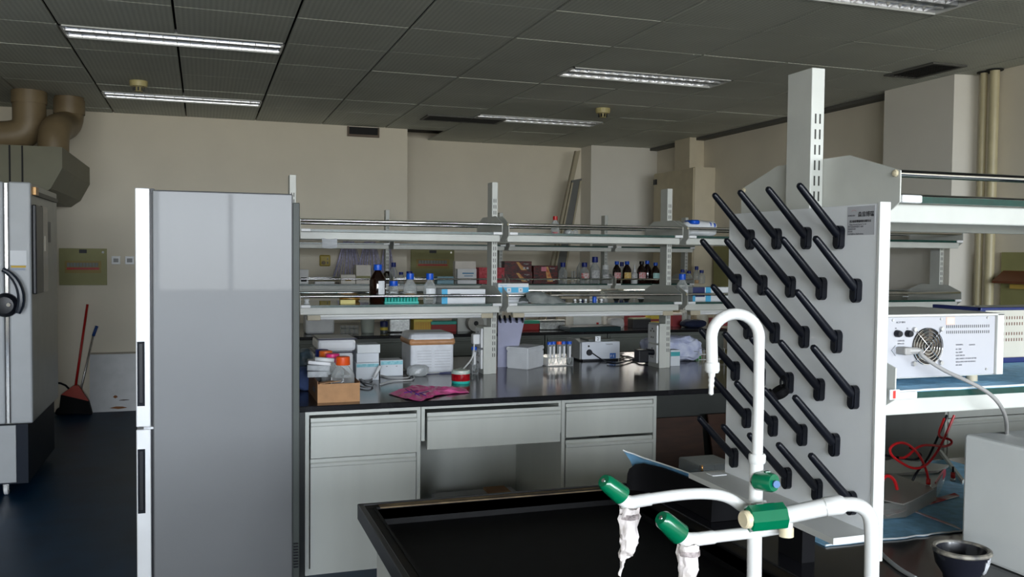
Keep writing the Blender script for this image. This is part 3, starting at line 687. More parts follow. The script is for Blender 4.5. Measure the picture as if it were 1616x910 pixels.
# near arm
P('arm', tube(BM(), [fp(1230, 833), fp(1200, 838), fp(1125, 847, D-.02), fp(1100, 850, D-.03)], .0100, 14, smooth=1), pvc, t)
P('joint', tube(BM(), [fp(1126, 847, D-.02), fp(1102, 850, D-.03), fp(1085, 853, D-.03)], .0112, 14), pvc, t)
P('valve_body', tube(BM(), [fp(1063, 834, D-.05), fp(1072, 845, D-.04), fp(1085, 852, D-.035), fp(1100, 850, D-.03)], [.0100, .012, .0125, .0112], 14, smooth=1), pvc, t)
P('spout', tube(BM(), [fp(1086, 852, D-.035), fp(1086, 868, D-.035), fp(1086, 895, D-.035)], [.012, .0135, .009], 14), pvc, t)
k_ = P('knob', tube(BM(), [fp(1074, 844, D-.05), fp(1072, 842, D-.05), fp(1046, 819, D-.07), fp(1043, 816.5, D-.072)], [.0150, .0182, .0150, .0115], 20), greenp, t, 'green knob of the near arm')
P('knob_screw', tube(BM(), [fp(1044, 817.4, D-.072), fp(1042.5, 816, D-.073)], .0035, 10), chrome, k_)
# right gooseneck leaving the manifold
P('valve_body', tube(BM(), [fp(1228, 815, D-.03), fp(1304, 799, D-.04)], .0145, 18), pvc, t)
P('collar', tube(BM(), [fp(1301, 799.5, D-.04), fp(1303, 799, D-.04), fp(1328, 796, D-.045), fp(1332, 795.5, D-.045)], [.0148, .0158, .0158, .0130], 18), pvc, t)
P('spout', tube(BM(), [fp(1330, 795.5, D-.045), fp(1348, 795, D-.045), fp(1362, 800, D-.045), fp(1373, 813, D-.045), fp(1376, 835, D-.045), fp(1376, 880, D-.045), fp(1374, 990, D-.045)], .0118, 16, smooth=2), pvc, t)
P('drain_stub', tube(BM(), [fp(1241, 815, D-.03), fp(1241, 833, D-.03)], .0105, 14), pvc, t)
P('stub_end', tube(BM(), [fp(1241, 832, D-.03), fp(1241, 846, D-.03)], [.0118, .0118], 14), M('old_ivory', (.72, .62, .42), .4), t, 'yellowed end of the stub')
k_ = P('knob', tube(BM(), [fp(1180, 819, D-.05), fp(1182, 818.6, D-.05), fp(1236, 813, D-.04), fp(1237, 813, D-.04)], [.0185, .0225, .0225, .0185], 8), greenp, t, 'large green lever knob')
P('knob_screw', tube(BM(), [fp(1184, 818.6, D-.055), fp(1174, 819.5, D-.06), fp(1172, 819.8, D-.061)], [.0150, .0145, .012], 20), M('old_ivory', (.72, .62, .42), .4), k_)
P('lever', slab(BM(), fp(1195, 799, D-.04), fp(1225, 797, D-.04), (0, 1, 0), .012, (0, 0, 1), .006), greenp, k_)
k_ = P('knob', tube(BM(), [fp(1196, 758), fp(1198, 758.5, D-.01), fp(1218, 761, D-.03), fp(1222, 761.5, D-.034)], [.0140, .0165, .0160, .0140], 18), greenp, t, 'small green knob on the riser')
P('knob_cap', tube(BM(), [fp(1224, 763.5, D-.036), fp(1226, 764, D-.040)], .0062, 14), M('blue_dot', (.01, .10, .28), .4), k_, 'blue centre cap')
P('lever', slab(BM(), fp(1213, 752, D-.02), fp(1210, 743, D-.02), (1, 0, 0), .009, (0, 1, 0), .006), greenp, k_)
# torn tissue wrapped on the two arm nozzles
tis = M('wet_tissue', (.62, .56, .53), .8, col2=(.90, .83, .82), scale=35, bump=.5, bscale=120)
def tissue(lab, pts, rr, d, sd):
    bm = tube(BM(), [fp(x, y, d) for x, y in pts], rr, 16, smooth=0)
    bmesh.ops.subdivide_edges(bm, edges=bm.edges[:], cuts=2, use_grid_fill=True)
    rough_up(bm, .0045, 75, sd); rough_up(bm, .003, 190, sd+4)
    for f in bm.faces: f.smooth = True
    t2 = T('tissue_wrap', lab, 'tissue', fp(*pts[-1], d), 'tissue wraps on the faucet outlets')
    P('tissue', bm, tis, t2)
    x, y = pts[0]
    P('rubber_band', rough_up(tube(BM(), [fp(x+1, y+9, d), fp(x+1, y+17, d)], [rr[0]*1.05]*2, 14), .001, 100), M('dark_band', (.05, .035, .035), .6, col2=(.75, .65, .64), scale=60), t2, 'dark stained band')
tissue('torn pinkish tissue hanging from the far arm outlet', [(992, 800), (992, 818), (992, 840), (993, 856), (990, 868), (983, 880), (980, 895), (978, 908)], [.0165, .0165, .016, .016, .013, .0065, .0035, .0015], D, 2)
tissue('torn pinkish tissue wrapped on the near arm outlet, cut by the bottom edge', [(1086, 858), (1086, 880), (1085, 905), (1084, 940)], [.0175, .0175, .0155, .010], D-.035, 9)
# ================================================================== FRIDGE AND FREEZER
t = T('fridge', 'tall silver grey fridge-freezer seen from its side, bright door edge at left', 'fridge', (.06, 4.3, 0))
FY = 4.0
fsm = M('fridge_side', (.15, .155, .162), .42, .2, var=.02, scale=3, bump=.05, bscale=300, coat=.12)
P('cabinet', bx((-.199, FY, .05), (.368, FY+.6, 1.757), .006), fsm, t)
P('gasket', bx((-.207, FY+.012, .06), (-.199, FY+.588, 1.745)), blackp, t)
P('top_cap', bx((-.205, FY+.004, 1.744), (-.19, FY+.58, 1.762)), blackp, t)
P('foot_plinth', bx((-.19, FY+.02, 0), (.36, FY+.58, .05)), blackp, t)
P('rear_cover', bx((.368, FY+.015, .06), (.398, FY+.585, 1.72), .003), M('rear_cover_dark', (.05, .06, .055), .5), t)
for k in range(9): P('rear_vent', bx((.372, FY+.010, .12+.013*k), (.392, FY+.016, .126+.013*k)), blackp, t)
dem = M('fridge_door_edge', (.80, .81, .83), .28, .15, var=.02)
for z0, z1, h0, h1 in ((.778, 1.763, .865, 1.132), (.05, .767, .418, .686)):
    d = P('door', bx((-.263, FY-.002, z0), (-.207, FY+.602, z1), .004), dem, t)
    P('handle', bx((-.258, FY-.0045, h0), (-.229, FY-.0015, h1), .001), M('handle_rim', (.006, .008, .014), .5, spec=.15), d, 'dark recessed handle')
    P('handle_grip', bx((-.252, FY-.006, h0+.012), (-.235, FY-.004, h1-.006), .002), blackp, d)
P('hinge', bx((-.235, FY-.004, .767), (-.196, FY+.03, .778), .001), chrome, t, 'chrome middle hinge')
t = T('ultracold_freezer', 'tall grey two-door cold storage cabinet with a black latch at the left edge', 'freezer', (-1.6, 6.7, 0))
FZ = 6.15; xr = at(48, 290, y=FZ).x
frm = M('freezer_front', (.40, .42, .44), .35, var=.03); frs = M('freezer_side', (.26, .27, .25), .3, .2, var=.05)
P('body', bx((-2.3, FZ+.03, .44), (xr-.004, 7.22, 1.915), .01), frs, t)
xs_ = at(12, 400, y=FZ).x
P('door_panel', bx((xs_+.006, FZ, .447), (xr, FZ+.05, 1.918), .010), frm, t)
P('door_panel', bx((-2.3, FZ, .447), (xs_-.022, FZ+.05, 1.918), .010), frm, t)
P('seam_strip', bx((xs_-.016, FZ+.008, .45), (xs_, FZ+.02, 1.91)), steel, t)
P('seam_gap', bx((xs_-.022, FZ+.02, .45), (xs_+.006, FZ+.03, 1.91)), blackp, t)
P('base_panel', bx((-2.3, FZ+.005, .085), (at(25, 700, y=FZ).x, FZ+.05, .437), .003), frm, t)
P('base', bx((-2.3, FZ+.02, .075), (xr-.03, 7.2, .44)), M('base_shaded', (.004, .009, .020), .5, spec=.2), t)  # near-black colour carries the shadow on the lower freezer body
lk = at(15, 481, y=FZ)
P('latch_boss', lathe(BM(), [(.0, FZ-.050), (.05, FZ-.045), (.072, FZ-.02), (.074, FZ+.002)], (lk.x-.02, 0, lk.z), 24, 'y'), blackp, t)
hp = [at(*p, y=FZ-.07) for p in ((4, 425), (14, 430), (26, 443), (33, 460), (34, 478), (28, 494))]
P('latch_lever', tube(BM(), hp, [.014, .016, .020, .022, .022, .016], 10, smooth=1), M('latch_blue_black', (.012, .018, .03), .3), t, 'curved dark lever')
P('key_lock', lathe(BM(), [(.012, FZ-.062), (.014, FZ-.045)], (lk.x+.005, 0, lk.z+.004), 14, 'y'), chrome, t)
a_, b2 = at(16, 395, y=FZ), at(42, 418, y=FZ)
P('sticker', bx((a_.x, FZ-.001, b2.z), (b2.x, FZ, a_.z)), paperw, t, 'white and yellow sticker')
P('sticker_band', bx((a_.x+.004, FZ-.0015, b2.z-.016), (b2.x-.004, FZ-.0002, b2.z-.004)), M('yellow_band', (.65, .42, .04), .6), t)
P('sticker_mark', bx((a_.x+.006, FZ-.0015, b2.z-.032), (b2.x-.008, FZ-.0002, b2.z-.020)), M('sticker_blue', (.35, .40, .50), .6), t)
P('display_panel', bx((xr-.002, 6.20, 1.235), (xr+.022, 6.46, 1.785), .006), blackp, t, 'black control panel strip')
P('display_glass', bx((xr-.002, 6.46, 1.235), (xr+.016, 6.68, 1.79), .004), M('bronze_panel', (.05, .035, .03), .15, .5), t)
P('display_button', bx((xr+.012, 6.52, 1.50), (xr+.018, 6.58, 1.60), .003), steel, t)
P('side_sticker', bx((xr-.003, 6.78, 1.56), (xr-.0025+.001, 6.92, 1.70)), M('grey_sticker', (.16, .16, .16), .5), t)
P('hinge', bx((xr-.003, 6.22, 1.845), (xr+.02, 6.31, 1.895), .002), M('brass_hinge', (.35, .20, .08), .35, .6), t)
P('top_rail', bx((xr-.003, 6.32, 1.845), (xr+.012, 7.15, 1.872)), M('rail_dark', (.07, .07, .06), .5), t)
for (x, y) in ((-1.15, 6.22), (-2.1, 6.22), (-1.15, 7.05), (-2.1, 7.05)):
    c = lathe(BM(), [(.030, x-.012), (.034, x-.008), (.034, x+.008), (.030, x+.012)], (0, y, .034), 18, 'x'); k_ = P('caster', c, whitep, t)
    P('caster_fork', bx((x-.018, y-.02, .03), (x+.018, y+.02, .075), .002), steel, k_)
# ================================================================== SMALL THINGS
def span(x0, x1, yt, yb, z, y=None):
    """width, height and place of a thing from where its outline stands on level z (or at depth y)"""
    pc_ = at((x0+x1)/2, yb, z=z) if y is None else at((x0+x1)/2, yb, y=y)
    Y = pc_.y; return at(x0, yb, y=Y).x, at(x1, yb, y=Y).x, Y, z, at((x0+x1)/2, yt, y=Y).z
def carton_box(name, lab, cat, px, z, depth, mat, y=None, group=None, bev=.002, lid=None, prints=()):
    x0, x1, Y, z0, z1 = span(*px, z, y)
    t = T(name, lab, cat, ((x0+x1)/2, Y+depth/2, z0), group)
    zt = z1 if not lid else z1-lid[0]
    P('body', bx((x0, Y, z0), (x1, Y+depth, zt), bev), mat, t)
    if lid: P('lid', bx((x0-.003, Y-.003, zt), (x1+.003, Y+depth+.003, z1), bev), lid[1], t)
    for kk, (u0, u1, v0, v1, mm) in enumerate(prints):
        P('print', bx((x0+(x1-x0)*u0, (Y-.0035 if lid else Y-.0008)-.0005*min(kk, 6), z0+(z1-z0)*v0), (x0+(x1-x0)*u1, Y, z0+(z1-z0)*v1)), mm, t)
    return t, (x0, x1, Y, z0, z1)
def bottle(lab, px, py_base, py_top, wpx, z, y, glass, cap, liquid=None, label=None, shape='reagent', group='reagent bottles', lv=.35, name='reagent_bottle', base_z=None):
    p = at(px, py_base, y=y); x = p.x
    zt = at(px, py_top, y=y).z; h = zt-z; r = (at(px+wpx/2, py_base, y=y).x-x)
    t = T(name, lab, 'bottle', (x, y, z), group)
    if shape == 'reagent': prof = [(r*.9, 0), (r, .04*h), (r, .52*h), (r*.88, .60*h), (r*.45, .74*h), (r*.42, .80*h)]; c0, c1, rc = .79, 1.0, r*.56
    elif shape == 'amber': prof = [(r*.93, 0), (r, .03*h), (r, .58*h), (r*.9, .66*h), (r*.38, .83*h), (r*.36, .86*h)]; c0, c1, rc = .85, 1.0, r*.50
    elif shape == 'jar': prof = [(r*.92, 0), (r, .04*h), (r, .70*h), (r*.8, .76*h), (r*.72, .80*h)]; c0, c1, rc = .76, 1.0, r*.84
    elif shape == 'dropper': prof = [(r*.95, 0), (r, .04*h), (r, .50*h), (r*.6, .58*h), (r*.4, .62*h)]; c0, c1, rc = .60, .74, r*.5
    P('body', lathe(BM(), [(a, z+b) for a, b in prof], (x, y, 0), 20), glass, t)
    if cap:
        P('cap', lathe(BM(), [(rc, z+c0*h), (rc*1.03, z+(c0+.02)*h), (rc, z+(c1-.01)*h), (rc*.9, z+c1*h)], (x, y, 0), 20), cap, t)
        if shape == 'dropper': P('tip', lathe(BM(), [(rc*.6, z+.74*h), (rc*.3, z+h)], (x, y, 0), 12), cap, t)
    if liquid: P('liquid', lathe(BM(), [(r*.88, z+.012*h), (r*.93, z+.05*h), (r*.93, z+lv*h)], (x, y, 0), 20), liquid, t)
    if label:
        lm, z0, z1, a0, a1 = label
        b = BM(); n_ = 8; vv = []
        for zz in (z+z0*h, z+z1*h):
            vv.append([b.verts.new((x+r*1.015*math.sin(a0+(a1-a0)*k/n_), y-r*1.015*math.cos(a0+(a1-a0)*k/n_), zz)) for k in range(n_+1)])
        for k in range(n_): b.faces.new((vv[0][k], vv[0][k+1], vv[1][k+1], vv[1][k])).smooth = True
        P('label', b, lm, t)
    return t
Z1, Z2 = 1.226, 1.630
dbl = M('dark_blue_cap', (.005, .02, .22), .4)
amberliq = M('amber_liquid', (.62, .30, .03), .2); darkliq = M('dark_liquid', (.03, .015, .012), .15); yel = M('yellow_plastic', (.80, .62, .08), .45, var=.1)
G = 'bottles on the middle shelf of the middle bench'
bottle('large amber bottle with bright blue cap and white label on the middle shelf', 596, 478, 417, 26, Z1, 5.03, amber, bluecap, label=(paperw, .22, .58, -.1, .75), shape='amber', group=G)
bottle('squat clear bottle with blue cap behind the teal tube rack', 621, 470, 443, 16, Z1, 5.22, clearm, bluecap, shape='jar', group=G)
bottle('clear bottle with blue cap holding orange liquid, on the middle shelf', 647, 476, 431, 21, Z1, 5.12, clearm, bluecap, amberliq, group=G, lv=.30)
bottle('clear bottle with blue cap and a black and white label, beside the long white box', 678, 481, 431, 20, Z1, 4.98, clearm, bluecap, label=(paperw, .32, .50, -.8, .8), group=G)
bottle('clear bottle with blue cap right of the second white post, middle shelf', 1076, 477, 432, 17, Z1, 4.98, clearm, bluecap, label=(paperw, .3, .42, -.8, .8), group=G)
# teal tube rack with round wells
x0, x1, Y, z0, z1 = span(607, 661, 471, 482, Z1, 4.97)
t = T('tube_rack', 'teal rack of small tubes lying in front of the clear bottles', 'rack', ((x0+x1)/2, Y+.05, z0), None)
P('base', bx((x0, Y, z0), (x1, Y+.10, z0+.012), .002), tealp, t)
for r in range(2):
    for k in range(11):
        for q in range(2):
            xx = x0+.009+(x1-x0-.018)*k/10
            P('tube', lathe(BM(), [(.0060, z0+.012+.014*r), (.0070, z0+.018+.014*r), (.0066, z0+.0255+.014*r)], (xx, Y+.012+.05*q, 0), 10), tealp, t)
carton_box('carton', 'long flat white box with a light blue left end on the middle shelf', 'box', (697, 766, 456, 481, ), Z1, .20, paperw, y=4.96, prints=((0, .13, 0, 1, cyanp), (.13, .995, .40, .44, M('box_seam', (.45, .45, .48), .7)), (.2, .42, .62, .68, inkg)))
t, (x0, x1, Y, z0, z1) = carton_box('carton', 'white and blue stacked glove boxes beside the first post bracket, middle shelf', 'box', (786, 834, 447, 481), Z1, .14, paperw, y=4.97, prints=((0, 1, .36, .40, M('box_seam', (.45, .45, .48), .7)), (0, 1, .16, .19, M('box_seam', (.45, .45, .48), .7)), (0, 1, .52, .80, cyanp), (.28, .42, .54, .77, paperw), (.66, .80, .54, .77, paperw)))
for u in (.35, .73): P('icon', lathe(BM(), [(.0035, Y-.0042), (.0035, Y-.0030)], (x0+(x1-x0)*u, 0, z0+(z1-z0)*.66), 8, 'y'), inkm, t)
text('print_text', 'SHIELD SKIN', .008, Vector((x0+.008, Y-.0012, z0+(z1-z0)*.86)), FRONT, cyanp, t)
S('foil_bag', rough_up(grid(BM(), at(835, 480, z=Z1), at(906, 480, z=Z1), at(835, 480, z=Z1)+Vector((0, .18, 0)), 20, 12, lambda u, v, p: p+Vector((0, 0, .006+.07*math.sin(PI*min(1, v*1.0))**.7*(1.05-.55*u)*math.sin(PI*min(1, .12+u))**.5))), .012, 22, 3), M('foil_film', (.62, .66, .66), .18, .55, var=.2, scale=25), 'crumpled grey plastic film bag lying on the middle shelf', 'bag')
for k in range(6):
    p = at(908+8.3*k, 472, y=5.05)
    S('sample_tube', tube(BM(), [(p.x, p.y, Z1+.0075), (p.x+.003, p.y+.035, Z1+.0075)], .0072, 10), whitep, 'small white tube on the middle shelf, %s from the left in the row of six' % ['first', 'second', 'third', 'fourth', 'fifth', 'last'][k], 'tube', 'row of small white tubes on the shelf')
S('bottle_cap', lathe(BM(), [(.013, Z1), (.013, Z1+.03), (.011, Z1+.032)], (at(938, 478, y=5.0).x, 5.0, 0), 16), bluecap, 'small dark blue cap standing by the row of white tubes', 'cap')
carton_box('sponge', 'yellow sponge block on the middle shelf left end', 'sponge', (537, 561, 473, 480), Z1, .05, M('sponge_yellow', (.72, .62, .25), .8, bump=.5), y=4.96, bev=.003)
bm = lathe(BM(), [(.05, Z1+.05), (.062, Z1+.062), (.062, Z1+.083), (.05, Z1+.09)], (at(552, 460, y=5.3).x, 5.3, 0), 18); S('amber_dish', bm, M('orange_brown', (.40, .17, .02), .3, col2=(.7, .4, .1), scale=50), 'orange-brown ribbed dish at the back of the middle shelf', 'dish')
bpy.data.objects['amber_dish'].location.z = Z1
for px in (469, 484):
    p = at(px, 478, y=4.98); S('clip', lathe(BM(), [(.014, Z1), (.017, Z1+.004), (.010, Z1+.012), (.016, Z1+.026), (.012, Z1+.03)], (p.x, p.y, 0), 14), whitep, 'small white spool-shaped clip at the left end of the middle shelf, %s' % ('outer one' if px == 469 else 'inner one'), 'clip', 'white clips at the shelf end')
t, d_ = carton_box('carton', 'white roll packaging with navy and light blue ends, right of the second post', 'box', (1093, 1160, 453, 475), Z1, .14, paperw, y=4.97, prints=((0, .28, .3, 1, dkblue), (.0, .06, 0, .5, cyanp), (.30, .42, 0, 1, cyanp)))
# top shelf
bottle('small clear bottle with red cap on the top shelf', 876, 367, 341, 12, Z2, 4.99, clearm, redp, redp, group='bottles on the top shelf', lv=.12)
bottle('small plain glass bottle lying low beside the leaning strips on the top shelf', 898, 368, 360, 12, Z2, 5.0, clearm, None, group='bottles on the top shelf')
bottle('small glass jar at the end of the top shelf group', 908, 368, 360, 8, Z2, 5.02, clearm, None, group='bottles on the top shelf')
bgp = at(1112, 372, y=5.0)
bagm = M('white_bag_blue', (.74, .76, .78), .35)
t = T('plastic_bag', 'white plastic bag with blue markings on the top shelf, right', 'bag', (bgp.x, 5.1, Z2))
def pillow(c, lx, ly, lz, seed, amp=.008):
    bm = BM(); bmesh.ops.create_icosphere(bm, subdivisions=4, radius=1)
    for v in bm.verts:
        x, y, z = v.co; s = lambda q: math.copysign(abs(q)**.6, q)
        v.co = Vector((c[0]+s(x)*lx/2, c[1]+s(y)*ly/2, c[2]+lz/2+s(z)*lz/2))
    rough_up(bm, amp, 18, seed); rough_up(bm, amp*.4, 60, seed)
    for v in bm.verts: v.co.z = max(v.co.z, c[2])
    for f in bm.faces: f.smooth = True
    return bm
P('bag', pillow((bgp.x, 5.1, Z2), .24, .2, .105, 1), bagm, t)
for dx, w_, dz in ((-.06, .034, .075), (.045, .003, .062), (.075, .003, .058)):
    P('blue_mark', pillow((bgp.x+dx, 5.06, Z2+dz), w_*2, .13, .032, 4, .002), bluecap, t)
S('label_printer', bx((bgp.x-.02, 5.22, Z2), (bgp.x+.03, 5.27, Z2+.098), .003), M('dark_olive', (.08, .09, .05), .5), 'small dark box standing behind the white bag on the top shelf', 'box')
b = grid(BM(), (.60, 4.885, 1.585), (.68, 4.885, 1.585), (.60, 4.885, 1.535), 8, 4, lambda u, v, p: p+Vector((0, -.008*math.sin(PI*v), -.006*math.sin(PI*u)))); thicken(b, .003)
S('paper_scrap', b, paperw, 'scrap of white film taped under the top shelf front, left', 'film')
# ---- far bench shelf: bottles in a row
YF = 8.36; g2 = 'bottles on the far bench shelf'
lm_r = M('label_red_white', (.75, .70, .70), .6, col2=(.75, .10, .12), scale=70); lm_o = M('label_orange', (.75, .45, .05), .6, col2=(.85, .7, .4), scale=70)
lm_c = M('label_cyan', (.45, .72, .70), .6); lm_w = M('label_white', (.75, .75, .74), .6, col2=(.4, .4, .42), scale=60)
lm_r2 = M('label_red_frame', (.8, .8, .8), .6, col2=(.6, .02, .02), scale=40)
far = [(621, 446, 414, 13, clearm, dbl, None, 'reagent', 'clear bottle with blue cap left of the far breaker panel'),
       (633, 447, 429, 8, clearm, dbl, None, 'jar', 'small clear jar with dark blue cap, left one of the pair'), (646, 447, 428, 11, clearm, dbl, None, 'jar', 'small clear jar with dark blue cap, right one of the pair'),
       (611, 447, 424, 14, amber, whitep, None, 'amber', 'dark bottle with white cap behind the large amber bottle'),
       (888, 446, 414, 13, clearm, dbl, None, 'reagent', 'clear empty bottle with blue cap right of the black boxes'),
       (916, 446, 408, 12, clearm, None, None, 'amber', 'tall clear bottle without a cap among the far bottles'),
       (922, 446, 414, 14, clearm, dbl, lm_r2, 'reagent', 'clear bottle with blue cap and red framed label'),
       (938.5, 446, 405, 15, clearm, dbl, lm_w, 'reagent', 'tallest clear bottle with blue cap and white and red label'),
       (955, 446, 418, 11, clearm, whitep, lm_w, 'jar', 'translucent white jar beside the far slotted post'),
       (973, 446, 412, 12, amber, bluecap, lm_r, 'amber', 'amber bottle with blue cap and red and white label, left of the orange labelled one'),
       (981, 446, 413, 10, clearm, dbl, None, 'reagent', 'clear bottle with blue cap half hidden between amber bottles'),
       (989, 446, 412, 13, amber, bluecap, lm_o, 'amber', 'amber bottle with orange label'),
       (1001, 446, 417, 9, whitep, whitep, lm_w, 'dropper', 'small white dropper bottle between the amber bottles'),
       (1012, 446, 412, 13, amber, blackp, lm_r, 'amber', 'amber bottle with black cap and pink label'),
       (1021, 446, 411, 12, amber, bluecap, None, 'amber', 'dark amber bottle with no label, second from the right of its row'),
       (1034, 446, 414, 12, amber, bluecap, lm_c, 'amber', 'amber bottle with pale cyan label at the right end of the row'),
       (1077, 443, 425, 10, clearm, dbl, None, 'reagent', 'clear bottle with blue cap in the far right bay, leftmost there'),
       (1087, 443, 427, 10, clearm, dbl, None, 'reagent', 'clear bottle with blue cap in the far right bay, second there'),
       (1099, 443, 420, 9, clearm, dbl, None, 'reagent', 'taller clear bottle with amber rest in the far right bay'),
       (1107, 443, 426, 10, clearm, dbl, None, 'reagent', 'clear bottle with blue cap in the far right bay, rightmost')]
for k, (px, yb, yt, wp, gl, cp, lb, sh, lab) in enumerate(far):
    yy = YF+(.10 if px in (611, 916, 981, 1021, 633) else 0)
    bottle(lab, px, yb, yt, wp, Z1, yy, gl, cp, amberliq if px == 1099 else None, (lb, .18, .5, -1.0, 1.0) if lb else None, sh, g2, lv=.2)
p = at(904, 446, y=YF)
for dx in (0, .028): S('glass_cylinder', lathe(BM(), [(.022, Z1), (.022, Z1+.005), (.009, Z1+.01), (.009, Z1+.12), (.012, Z1+.125)], (p.x+dx, YF+.02, 0), 12), clearm, 'slim glass cylinder among the far clear bottles, %s one of the pair' % ('right' if dx else 'left'), 'glassware', 'slim glass cylinders on the far shelf')
carton_box('carton', 'small white box on the far shelf, far left', 'box', (471, 487, 425, 449), Z1, .10, M('box_white_dull', (.80, .80, .81), .6), y=YF, prints=((.25, .8, .15, .45, inkm),))
carton_box('carton', 'flat white paper box on the far shelf behind the sponge', 'box', (538, 561, 433, 449), Z1, .10, M('box_cream', (.80, .75, .68), .6), y=YF, prints=((.3, .7, .3, .5, M('tan_print', (.4, .28, .12), .6)),))
carton_box('carton', 'cream box with an olive stripe on the far shelf', 'box', (562, 585, 418, 447), Z1, .12, M('box_cream', (.80, .75, .68), .6), y=YF, prints=((.02, .98, .30, .42, olive),))
carton_box('tray', 'long narrow white tray on the far shelf left', 'tray', (497, 528, 444, 450), Z1, .08, M('box_white_dull', (.80, .80, .81), .6), y=YF)
carton_box('carton', 'light blue box on the far shelf beneath the breaker panel', 'box', (690, 716, 436, 448), Z1, .12, M('pale_blue_box', (.25, .42, .50), .6), y=YF)
carton_box('carton', 'white box with blue lettering on the far shelf', 'box', (722, 752, 424, 447), Z1, .06, M('box_white_dull', (.80, .80, .81), .6), y=YF-.02, prints=((.25, .85, .66, .74, M('print_blue', (.03, .22, .42), .6)), (.35, .8, .50, .55, M('print_blue', (.03, .22, .42), .6))))
carton_box('carton', 'taller plain cream box behind the white box with blue lettering', 'box', (718, 751, 412, 447), Z1, .08, M('box_cream', (.80, .75, .68), .6), y=YF+.08)
rb = M('red_box', (.45, .015, .03), .5, col2=(.62, .08, .10), scale=45)
carton_box('carton', 'red patterned box behind the first white post', 'box', (756, 796, 422, 448), Z1, .12, rb, y=YF)
bbx = M('black_red_box', (.008, .005, .006), .35, col2=(.16, .006, .006), scale=11, stretch=(3, 1, 6))
for nm, pxx, lab in (('a', (796, 840, 429, 446), 'black and red printed box, lower of the stack right of the first post'), ('b', (796, 839, 412, 429), 'black and red printed box, upper of the stack right of the first post'), ('c', (842, 880, 419, 446), 'black and red printed box with a pink square, right of the stack')):
    zb = Z1 if nm != 'b' else at(818, 429.3, y=YF).z
    t, (x0, x1, Y, z0, z1) = carton_box('carton', lab, 'box', pxx, zb, .13, bbx, y=YF, group='black and red boxes on the far shelf')
    text('box_text', 'Axygen', .018, Vector((x1-.085, Y-.001, z1-.030)), FRONT, lm_w, t)
    P('flash', prism(BM(), [(x0+.12, z1-.01), (x0+.15, z1-.01), (x1-.05, z0+.02), (x1-.11, z0+.02)], 'y', Y-.0012, Y), M('orange_flash', (.45, .03, .01), .5, col2=(.75, .45, .15), scale=20), t)
    for u in (.0, .035): P('icon', bx((x1-.09+u, Y-.0015, z0+.03), (x1-.068+u, Y, z0+.05)), lm_w, t)
    if nm == 'c': P('pink_square', bx((x0+.08, Y-.0015, z1-.055), (x0+.135, Y, z1-.012)), M('pink_sq', (.75, .25, .32), .6), t)
# ---- on the middle bench worktop
ZT = .8
p0 = at(501, 636, z=ZT); x0, Y = p0.x, p0.y; x1 = at(568, 631, y=Y).x; zt = at(530, 605, y=Y).z
t = T('carton', 'open brown cardboard box at the front left corner of the middle bench', 'box', ((x0+x1)/2, Y+.12, ZT))
dp = .54; th = .004
P('front_wall', bx((x0, Y, ZT), (x1, Y+th, zt), .001), carton, t); P('side_wall', bx((x0, Y+th, ZT), (x0+th, Y+dp, zt+.012), .001), cartin, t)
P('side_wall', bx((x1-th, Y+th, ZT), (x1, Y+dp, zt+.006), .001), cartin, t); P('back_wall', bx((x0+th, Y+dp-th, ZT), (x1-th, Y+dp, zt+.01)), cartin, t)
P('floor', bx((x0+th, Y+th, ZT), (x1-th, Y+dp-th, ZT+.004)), cartin, t)
P('flap', slab(BM(), (x0+.01, Y+.02, zt+.002), (x0+.11, Y+.05, zt+.008), (0, 1, 0), .05, (0, 0, 1), .003), carton, t)
P('hand_hole', bx((x0-.001, Y+.09, ZT+.035), (x0+.0002, Y+.17, ZT+.06), .0), blackp, t)
orc = M('orange_red_cap', (.85, .10, .012), .35); pkc = M('pink_cap', (.82, .03, .22), .35)
zb = ZT+.006
for k, (px, pyt, w_, cpm, yy, lab) in enumerate(((541, 562, 30, orc, Y+.075, 'clear bottle of dark liquid with orange-red cap, nearest in the carton'), (525, 557.5, 25, pkc, Y+.20, 'clear bottle with pink cap in the carton'),
        (514, 553, 22, M('orange_cap', (.85, .16, .02), .35), Y+.325, 'clear bottle with orange cap third in the carton'), (508, 551, 19, dbl, Y+.45, 'clear bottle with dark blue cap, last in the carton'))):
    x = at(px, 600, y=yy).x; x = min(max(x, x0+.06), x1-.06)
    bottle(lab, 808, 0, 0, w_, zb, yy, clearm, cpm, darkliq, (paperw, .12, .38, -1.3, -.8), 'reagent', 'capped bottles in the cardboard box', .42) if False else None
    zt_ = at(px, pyt, y=yy).z; h = zt_-zb; r = .056
    tb = T('reagent_bottle', lab, 'bottle', (x, yy, zb), 'capped bottles in the cardboard box')
    P('body', lathe(BM(), [(r*.9, zb), (r, zb+.04*h), (r, zb+.55*h), (r*.85, zb+.64*h), (r*.45, zb+.79*h), (r*.42, zb+.83*h)], (x, yy, 0), 20), clearm, tb)
    P('liquid', lathe(BM(), [(r*.9, zb+.005), (r*.94, zb+.01), (r*.94, zb+.52*h)], (x, yy, 0), 20), darkliq, tb)
    P('cap', lathe(BM(), [(r*.60, zb+.80*h), (r*.62, zb+.82*h), (r*.60, zb+.985*h), (r*.52, zb+h)], (x, yy, 0), 20), cpm, tb)
    if k == 0: P('label', bx((x-r*1.0, yy-.012, zb+.10*h), (x-r*.96, yy+.012, zb+.52*h)), paperw, tb)
tipm = M('grey_clear_box', (.42, .44, .46), .2, var=.15, scale=40)
xa = x0+.012
